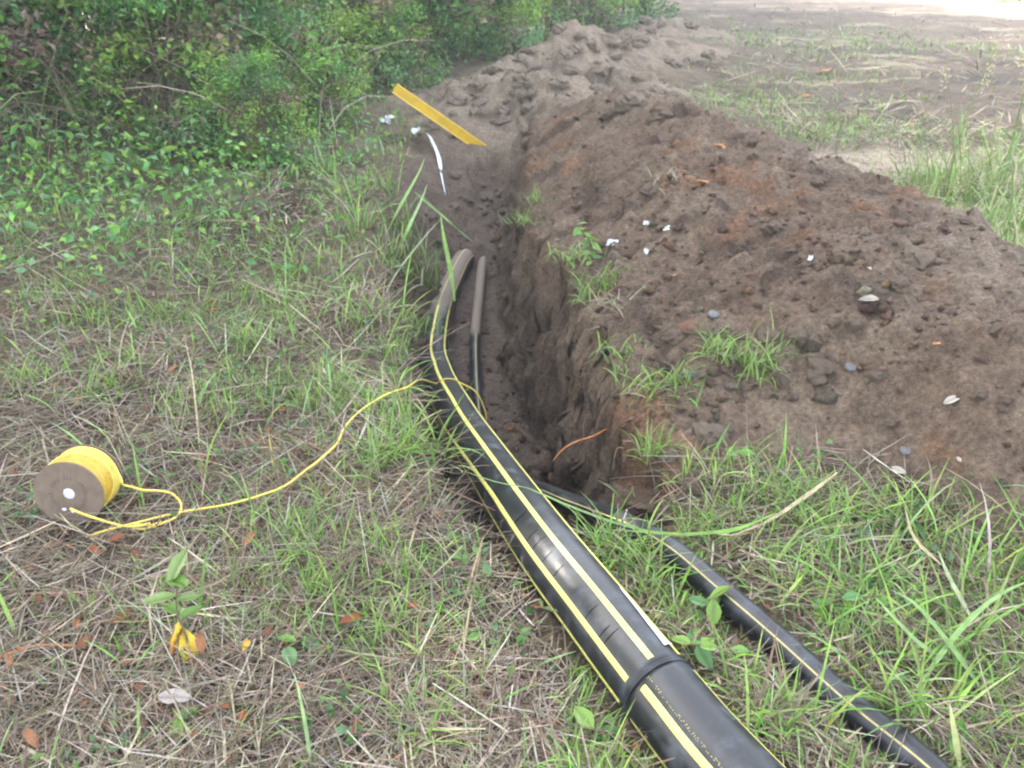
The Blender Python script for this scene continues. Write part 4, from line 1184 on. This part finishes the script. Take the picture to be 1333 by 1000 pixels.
# ---------------------------------------------------------------- seedling with yellowing leaves
sq = on_ground(246, 858, 0)
seed_ = tag(empty('seedling', tuple(sq)), 'seedling with green upper leaves and yellow lower leaves in the straw', 'seedling')
seed_.scale = (1.3,) * 3
GL = leaf_mesh('leaf', M_LEAF, (.13, .25, .045), 1, .62, .18, .25, seed=50); PL = leaf_mesh('leaf', M_LEAF, (.20, .30, .09), 1, .6, .15, .2, seed=51)
YL = leaf_mesh('leaf', M_LEAF, (.85, .72, .10), 1, .5, .25, .2, seed=52, col2=(.75, .45, .07)); OL = leaf_mesh('leaf', M_DEAD, (.42, .17, .05), 1, .5, .2, .3, seed=53)
stp = [Vector((0, 0, -.01)), Vector((.005, .0, .05)), Vector((-.005, .01, .10)), Vector((.008, .02, .17))]
V_, F_ = tube(catmull(stp, 5), np.linspace(.0028, .0015, 16), 6)
link('stem', MB().add(V_, F_).mesh('stem', M_STEM), seed_)
for (me, z, az, tl_, s) in ((GL, .165, -2.2, .35, .050), (GL, .15, .3, .2, .045), (PL, .165, 2.6 - 3.2, .9, .060), (PL, .13, 1.9, .1, .055), (PL, .12, -1.1, .0, .040), (GL, .09, 1.0, .1, .045), (GL, .08, -.6, .0, .045), (YL, .07, 1.75, -1.1, .065), (YL, .06, -2.6, -1.2, .075), (OL, .06, 2.2, -.9, .06), (YL, .05, 3.0, -1.3, .06)):
    lf = link('leaf', me, seed_, (0, .008, z), (tl_, 0, az), s)
    if me is YL: lf['label'] = 'yellowed drooping leaf'
    if me is OL: lf['label'] = 'withered orange leaf'

# broad leaved weeds at the left
BL = [leaf_mesh('leaf', M_LEAF, c, 1, .7, .12, .3, seed=60 + k) for k, c in enumerate(((.13, .29, .05), (.11, .24, .08), (.20, .34, .06)))]
def broad_weed(px, py, h, nl, ls, label, z0=.1, seed=0, name='broadleaf_weed'):
    r_ = random.Random(seed); q = on_ground(px, py, z0)
    t = tag(empty(name, tuple(q)), label, 'weed', 'broad leaved weeds')
    pts = [Vector((0, 0, -.02)), Vector((r_.uniform(-.05, .05), r_.uniform(-.05, .05), h * .5)), Vector((r_.uniform(-.12, .12), r_.uniform(-.12, .05), h))]
    cp_ = catmull(pts, 8)
    V_, F_ = tube(cp_, np.linspace(.005, .002, len(cp_)), 5)
    link('stem', MB().add(V_, F_).mesh('stem', M_STEM), t)
    for k in range(nl):
        p_ = cp_[min(len(cp_) - 1, 3 + int(k / nl * (len(cp_) - 3)))]
        link('leaf', BL[r_.randrange(3)], t, p_, (r_.uniform(-.7, .5), r_.uniform(-.3, .3), k * 2.4 + r_.uniform(-.4, .4)), ls * r_.uniform(.7, 1.2))
for n_, a in enumerate(((15, 235, .55, 12, .12, 'broad leaved weed at the left edge under the dark hollow'), (60, 240, .42, 10, .11, 'broad leaved weed second from the left edge'), (100, 225, .40, 10, .10, 'leafy weed in front of the dark hollow'),
                        (150, 250, .36, 10, .10, 'pale green weed left of the yellow green one'), (175, 232, .42, 10, .11, 'yellow green leafy weed in the middle of the weed patch'), (215, 240, .32, 9, .11, 'weed left of the big bluish leaves'),
                        (255, 238, .26, 7, .15, 'weed with big bluish green leaves at the right end of the patch'), (30, 310, .25, 8, .09, 'low weed at the left edge below the patch'), (-10, 270, .5, 10, .12, 'broad leaved weed cut by the left border'),
                        (745, 0, .1, 0, .1, ''))):
    if a[3]: broad_weed(*a, seed=70 + n_)
for n_, a in enumerate(((925, 800, .10, 7, .06, 'grey green weed between the two pipes'), (915, 850, .09, 8, .055, 'bright weed pressed against the thick pipe near the sticker'), (240, 955, .05, 6, .06, 'flat green weed beside the smooth grey leaf'), (370, 850, .05, 5, .06, 'small dark weed right of the seedling'), (785, 950, .05, 4, .05, 'little four leaved weed left of the thick pipe bottom'), (1065, 810, .09, 8, .045, 'clover like weed right of the thin pipe'))):
    broad_weed(*a, z0=0, seed=90 + n_)
# sprig on the mound
broad_weed(770, 350, .22, 16, .055, 'leafy green sprig growing on the mound by the crumpled foil', .2, 99)
broad_weed(965, 602, .05, 3, .06, 'yellow green leaf cluster at the toe of the mound', .1, 98)

# ---------------------------------------------------------------- grass tufts
def tuft_mesh(seed, n, L, wd, base=.04, cols=GR, lean=(.1, 1.0), curl=(.3, 1.6), dry=.15):
    rg = np.random.default_rng(seed)
    p = np.stack([rg.normal(0, base, n), rg.normal(0, base, n), np.full(n, -.008)], 1)
    c = shade(n, cols, rg); dk = rg.random(n) < dry; c[dk] = shade(dk.sum(), ST_, rg)
    (V_, F_), S = blades(p, rg.uniform(0, 6.28, n), L * rg.uniform(.45, 1.15, n), rg.uniform(*lean, n), rg.uniform(*curl, n), wd * rg.uniform(.7, 1.3, n), 5)
    return np_mesh('grass_tuft', V_, F_, M_GRASS, np.repeat(c, S * 2, 0))
TU = [tuft_mesh(400, 60, .17, .0055), tuft_mesh(401, 45, .22, .0065, .05), tuft_mesh(402, 70, .13, .005, .06), tuft_mesh(403, 30, .28, .008, .04, lean=(.1, .7)), tuft_mesh(404, 55, .15, .005, .07, [(.25, .27, .12), (.18, .24, .08), (.30, .25, .16)], (.6, 1.4), (.2, .9), .5)]
def tuft(k, px, py, s, label, z0=.1, group=None, cat='grass tuft'):
    q = on_ground(px, py, z0)
    return tag(link('grass_tuft', TU[k], None, q, (0, 0, random.uniform(0, 6.28)), s), label, cat, group)
for a in ((0, 765, 392, .8, 'sparse grass tuft on the slope under the leafy sprig', .15), (2, 690, 290, 1.0, 'small grass tuft clinging to the trench wall', -.05), (4, 875, 235, 1.0, 'dry bleached grass tuft on the upper slope', .35),
          (0, 790, 375, .9, 'trailing grass tuft right of the leafy sprig', .15), (2, 745, 345, 1.0, 'pale tuft left of the leafy sprig', .1), (4, 805, 400, .9, 'dry trailing tuft below the leafy sprig', .1), (2, 815, 465, .9, 'small tuft on the brink of the trench above the sod', .1), (2, 700, 262, .8, 'little tuft high on the trench wall', 0),
          (2, 850, 508, 1.0, 'bright grass on the left part of the sod', .1), (0, 885, 500, .75, 'bright grass tuft beside the slate chip', .15), (1, 960, 470, .7, 'long grass tuft hanging over the back of the sod', .25), (0, 985, 490, .8, 'drooping grass tuft at the right end of the sod', .25), (1, 1000, 470, .7, 'dark grass tuft topping the sod', .25), (0, 930, 465, .8, 'grass tuft in the middle of the sod', .22),
          (0, 850, 590, .75, 'blue green grass tuft at the trench corner', .1), (2, 915, 610, 1.0, 'short grass tuft at the foot of the tan clod', .08), (1, 1010, 650, .75, 'lush grass tuft at the near toe of the mound', .03), (1, 1060, 655, .7, 'lush grass tuft right of the other one at the mound toe', .03),
          (3, 1180, 700, 1.0, 'tall grass tuft in front of the mound toe', 0), (3, 1240, 850, 1.0, 'long leaved grass tuft right of the thin pipe', 0), (3, 1310, 760, 1.1, 'long leaved grass tuft at the right border', 0), (1, 1120, 790, 1.0, 'grass tuft above the thin pipe', 0), (3, 1180, 940, .9, 'grass tuft right of the lower end of the thin pipe', 0), (1, 1000, 950, .9, 'grass tuft between the lower ends of the pipes', 0),
          (1, 800, 715, .9, 'green grass tuft between the two pipes near the trench', 0), (0, 840, 745, 1.0, 'yellowish grass tuft left of the thin pipe', 0),
          (3, 560, 370, 1.1, 'tall grass tuft overhanging the far end of the thick pipe', -.05), (3, 525, 300, 1.2, 'tall grass tuft on the left trench lip', 0), (1, 500, 340, 1.3, 'bushy grass tuft left of the trench', 0), (1, 555, 590, 1.0, 'bright grass tuft on the left lip near the thick pipe', 0), (0, 500, 600, 1.2, 'bright green tuft right of the yellow wire', 0), (0, 430, 520, 1.2, 'upright tuft above the yellow wire', 0),
          (3, 470, 300, 1.3, 'tall pale grass tuft standing back from the left trench lip', 0), (1, 520, 360, 1.5, 'thick tuft beside the bare left bank', 0), (3, 505, 255, 1.3, 'high grass tuft near the plastic ribbon', 0), (1, 480, 420, 1.4, 'lush tuft on the left bank', 0), (3, 545, 350, 1.1, 'tuft drooping into the trench over the thick pipe', -.1), (0, 535, 440, 1.3, 'dense tuft on the edge just left of the thick pipe', 0), (1, 420, 230, 1.5, 'tall tuft at the foot of the bushes', 0),
          (0, 135, 520, 1.3, 'bright upright tuft above the spool', 0), (0, 40, 505, 1.1, 'bright tuft at the left border above the spool', 0), (0, 330, 455, 1.3, 'mid green tuft in the middle of the left grass', 0), (1, 390, 360, 1.3, 'long grass tuft in the left verge', 0), (1, 450, 260, 1.6, 'pale green tall tuft near the left trench lip', 0)):
    tuft(*a)

# tall seeding grass on the right
def seed_grass(seed, n, L, wd, heads):
    rg = np.random.default_rng(seed)
    p = np.stack([rg.normal(0, .08, n), rg.normal(0, .08, n), np.full(n, -.01)], 1)
    (V_, F_), S = blades(p, rg.uniform(0, 6.28, n), L * rg.uniform(.35, .9, n), rg.uniform(.02, .6, n), rg.uniform(.1, 1.9, n), wd * rg.uniform(.7, 1.3, n), 6)
    bl = np_mesh('blades', V_, F_, M_GRASS, np.repeat(shade(n, [(.17, .29, .07), (.21, .32, .09), (.14, .25, .06), (.25, .30, .11), (.33, .29, .17)], rg, .3), S * 2, 0))
    hs = []
    for k in range(heads):
        a = rg.uniform(0, 6.28); h = L * rg.uniform(.8, 1.15); ln = rg.uniform(.05, .18) * L
        pts = [Vector((rg.normal(0, .05), rg.normal(0, .05), -.01)), Vector((ln * .3 * math.cos(a), ln * .3 * math.sin(a), h * .6)), Vector((ln * math.cos(a), ln * math.sin(a), h))]
        c = catmull(pts, 6); V_, F_ = tube(c, np.linspace(.0032, .0016, len(c)), 5)
        mb = MB().add(V_, F_, (.17, .24, .08))
        tip = np.array(tuple(c[-1])); m_ = 46
        cc = tip + np.stack([rg.normal(0, .012, m_), rg.normal(0, .012, m_), rg.uniform(-.11, .04, m_)], 1)
        V_, F_, C_ = leaf_cloud(cc, .2, .018, shade(m_, [(.40, .36, .24), (.32, .30, .17)], rg), rg); mb.add(V_, F_, C_)
        hs.append(mb.mesh('seed_stalk', M_GRASS))
    return bl, hs
SG = [seed_grass(500, 55, .72, .010, 3), seed_grass(501, 50, .56, .011, 2), seed_grass(502, 70, .42, .010, 1)]
for (k, px, py, s, l) in ((0, 1225, 262, 1.25, 'tall seeding grass clump left of the others at the right border'), (1, 1190, 275, 1.0, 'grass clump at the left end of the right hand verge'), (0, 1300, 255, 1.2, 'tallest seeding grass clump near the right border'), (2, 1160, 258, .8, 'low grass clump behind the mound ridge'),
                          (1, 1255, 300, 1.0, 'grass clump in front of the tall seeding ones'), (2, 1220, 305, 1.0, 'short lush grass clump right behind the ridge'), (2, 1290, 330, 1.1, 'lush grass clump above the right end of the ridge'), (2, 1330, 345, 1.1, 'lush grass clump cut by the right border'), (1, 1320, 300, 1.1, 'leaning grass clump at the right border'), (2, 1265, 265, 1.0, 'light green clump behind the tall seeding grass'), (1, 1370, 280, 1.1, 'grass clump just outside the right border'), (2, 1200, 245, .9, 'far low clump on the right hand verge')):
    q = on_ground(px, py, .05); d_ = Vector((q.x, q.y, 0)).normalized()
    while surf(np.array([q.x]), np.array([q.y]))[2][0] > .12 and q.y < 9: q = q + d_ * .05
    q = q + d_ * .12; q.z = H(q.x, q.y)
    t = tag(empty('tall_grass', tuple(q), random.uniform(0, 6.28)), l, 'tall grass', 'tall grass behind the mound'); t.scale = (s,) * 3
    link('blades', SG[k][0], t)['kind'] = 'stuff'
    for m_ in SG[k][1]: link('seed_stalk', m_, t)

# long single blades and stalks that cross the view
def long_blade(pts, wd, col, label, name='long_grass', mat=None, seg=10):
    c = even(catmull(pts, seg), .02); tn = tangents(c)
    vw = np.array([0, 0, CAM_H]) - c
    sd_ = np.cross(tn, vw * .7 + np.array([0, 0, 1.])); sd_ /= np.linalg.norm(sd_, axis=1, keepdims=True)
    s = np.linspace(0, 1, len(c)); w_ = wd * np.minimum(1, .35 + 2.5 * s) * (1 - .9 * s ** 3)
    nrm = np.cross(sd_, tn)
    V_ = np.stack([c - sd_ * w_[:, None] * .5, c - nrm * w_[:, None] * .16, c + sd_ * w_[:, None] * .5], 1).reshape(-1, 3)
    i = np.arange(len(c) - 1)[:, None] * 3; j = np.arange(2)[None]
    F_ = np.stack([i + j, i + j + 1, i + j + 4, i + j + 3], -1).reshape(-1, 4)
    cc = np.array(col)[None] * rng.uniform(.85, 1.15, (len(V_), 1))
    tag(link(name, np_mesh(name, V_, F_, mat or M_GRASS, cc)), label, 'grass blade' if name == 'long_grass' else 'grass stalk')
G1, G2, DRY = (.17, .30, .06), (.20, .32, .11), (.34, .28, .18)
def g(px, py, dz, z0=0.): q = on_ground(px, py, z0); return P(px, py, q.z + dz)
bp = arc_at(P(690, 640, -.03))
long_blade([g(905, 650 + 45, .03), g(860, 694, .07), g(800, 680, .12) if False else PT(800, 680, 2.22), PT(745, 660, 2.28), PT(690, 637, 2.34), PT(645, 627, 2.4), PT(600, 612, 2.45)], .007, G2, 'long grass stalk lying across the thick pipe at the trench mouth')
long_blade([g(1010, 668, .06), PT(960, 688, 2.15), PT(900, 695, 2.14), PT(850, 693, 2.14), PT(790, 689, 2.18)], .010, G1, 'long bright blade lying across the thin pipe')
long_blade([g(1090, 615, .09), g(1050, 645, .07), g(1000, 678, .05), g(950, 698, .04)], .012, DRY, 'bent dry stalk beside the bright blade at the mound toe', 'grass_stalk', M_STRAW)
long_blade([PT(592, 392, 4.55), PT(586, 350, 4.6), PT(578, 310, 4.7), PT(573, 278, 4.8)], .026, G1, 'broad upright blade in front of the far pipe end')
long_blade([g(540, 250, .02), PT(575, 280, 5.0), PT(600, 302, 5.0), PT(618, 317, 5.0)], .024, G2, 'grass blade bending over the far pipe ends')
long_blade([g(510, 345, .03), PT(530, 300, 4.6), PT(548, 262, 4.9), PT(556, 240, 5.1)], .02, G2, 'steep grass blade left of the trench')
long_blade([g(505, 300, .02), PT(520, 270, 5.2), PT(545, 225, 5.6), PT(553, 205, 5.8)], .02, G1, 'grass blade reaching up to the plastic ribbon')
long_blade([g(500, 385, .02), PT(520, 350, 4.2), PT(560, 300, 4.6), PT(582, 278, 4.8)], .007, (.30, .34, .20), 'thin pale stalk slanting over the left trench lip', 'grass_stalk')
long_blade([g(260, 590, .01), g(256, 540, .08), g(249, 480, .16), g(239, 436, .22)], .006, DRY, 'tall dry stalk standing alone left of the wire', 'grass_stalk', M_STRAW)
long_blade([g(155, 500, .0), g(157, 450, .06), g(170, 408, .12)], .006, DRY, 'bent dry stalk above the spool', 'grass_stalk', M_STRAW)
long_blade([g(1250, 1000, .05), g(1242, 950, .12), g(1236, 915, .17)], .013, (.34, .36, .16), 'pale upright blade at the bottom right', 'long_grass')
long_blade([g(1265, 805, .06), g(1235, 750, .1), g(1222, 718, .12)], .011, (.30, .36, .20), 'pale stem rising right of the thin pipe', 'grass_stalk')
long_blade([g(1225, 735, .05), g(1190, 700, .08), g(1178, 660, .12)], .010, DRY, 'dry bent stem at the mound toe', 'grass_stalk', M_STRAW)
long_blade([g(1190, 900, .03), g(1250, 820, .13), g(1300, 775, .17), g(1350, 752, .18)], .012, G2, 'long arching blade at the right border')
long_blade([g(1280, 900, .03), g(1230, 830, .12), g(1190, 785, .14), g(1160, 768, .12)], .011, G2, 'long arching blade leaning left at the lower right')
long_blade([g(1240, 860, .03), g(1200, 840, .08), g(1160, 800, .10), g(1140, 778, .10)], .010, (.22, .33, .13), 'blade leaning over the straw right of the thin pipe')
long_blade([g(405, 1000, .01), g(400, 960, .05), g(392, 915, .10), g(383, 875, .13)], .008, (.24, .34, .14), 'single green stalk at the bottom left of the thick pipe', 'grass_stalk')
long_blade([g(200, 855, .0), g(195, 790, .07), g(208, 742, .11)], .005, DRY, 'dry stalk leaning beside the seedling', 'grass_stalk', M_STRAW)
long_blade([g(245, 770, .02), g(243, 725, .06), g(240, 700, .09)], .005, DRY, 'short dry stalk above the seedling', 'grass_stalk', M_STRAW)
# pale bunch across the near left lip of the trench
long_blade([g(575, 600, .02), PT(600, 612, 2.4), PT(590, 616, 2.45), PT(560, 607, 2.5)], .006, (.36, .36, .24), 'pale seed head at the trench mouth left of the thick pipe', 'grass_stalk')

# ---------------------------------------------------------------- sticks
def stick(pts, rad, label):
    c = even(catmull(pts, 8), .012); V_, F_ = tube(c, np.linspace(rad, rad * .5, len(c)), 6)
    tag(link('stick', MB().add(V_, F_).mesh('stick', M_ROOT if 'reddish' in label else M_STICK)), label, 'stick')
M_STICK = plain('stick_bark', (.21, .165, .12), .85, .35, 50, .2)
stick([g(-20, 865, .012), g(20, 848, .016), g(60, 840, .016), g(110, 842, .01)], .006, 'reddish stick at the left border below the spool')
stick([g(275, 370, .01), g(310, 364, .02), g(345, 352, .02)], .008, 'pale stick lying in the left verge')
stick([g(240, 820, .01), g(275, 795, .02), g(312, 757, .03)], .004, 'thin forked twig right of the seedling')
stick([g(12, 830, .01), g(30, 790, .02), g(60, 755, .02)], .004, 'pale twig below the left of the spool')
stick([g(375, 715, .008), g(440, 735, .012), g(520, 737, .012)], .0045, 'long thin twig left of the thick pipe')
stick([g(600, 745, .008), g(606, 715, .03), g(602, 690, .05)], .0035, 'little crooked twig at the near left corner of the trench')
# sunlit scrub far across the field
for (x, y, k, s) in ((19.5, 34, 2, 2.0), (21.5, 37, 0, 2.0), (24, 35, 2, 2.2), (27, 39, 1, 2.4)):
    t = tag(empty('shrub', (x, y, H(x, y) - .03), random.uniform(0, 6.28)), 'pale sunlit scrub bush far across the field', 'shrub', 'sunlit scrub across the field'); t.scale = (s,) * 3
    link('stems', bushes[k][0], t); link('foliage', bushes[k][1], t)['kind'] = 'stuff'

# ---------------------------------------------------------------- thin haze volume, added to veil the view and lift the darks
hz_m = bpy.data.materials.new('haze'); hz_m.use_nodes = True
hn = hz_m.node_tree; hn.nodes.remove(hn.nodes['Principled BSDF'])
pv = hn.nodes.new('ShaderNodeVolumePrincipled')
pv.inputs['Color'].default_value = (.93, .96, 1, 1); pv.inputs['Density'].default_value = .0034
hn.links.new(pv.outputs[0], hn.nodes['Material Output'].inputs['Volume'])
HV = [(x, y, z) for z in (-3.0, 13.5) for (x, y) in ((-270, -20), (270, -20), (270, 430), (-270, 430))]
HF = np.array([[0, 3, 2, 1], [4, 5, 6, 7], [0, 1, 5, 4], [1, 2, 6, 5], [2, 3, 7, 6], [3, 0, 4, 7]])
tag(link('haze', np_mesh('haze', HV, HF, hz_m, smooth=False)), 'thin pale haze added over the field to lower contrast', 'haze', kind='stuff')
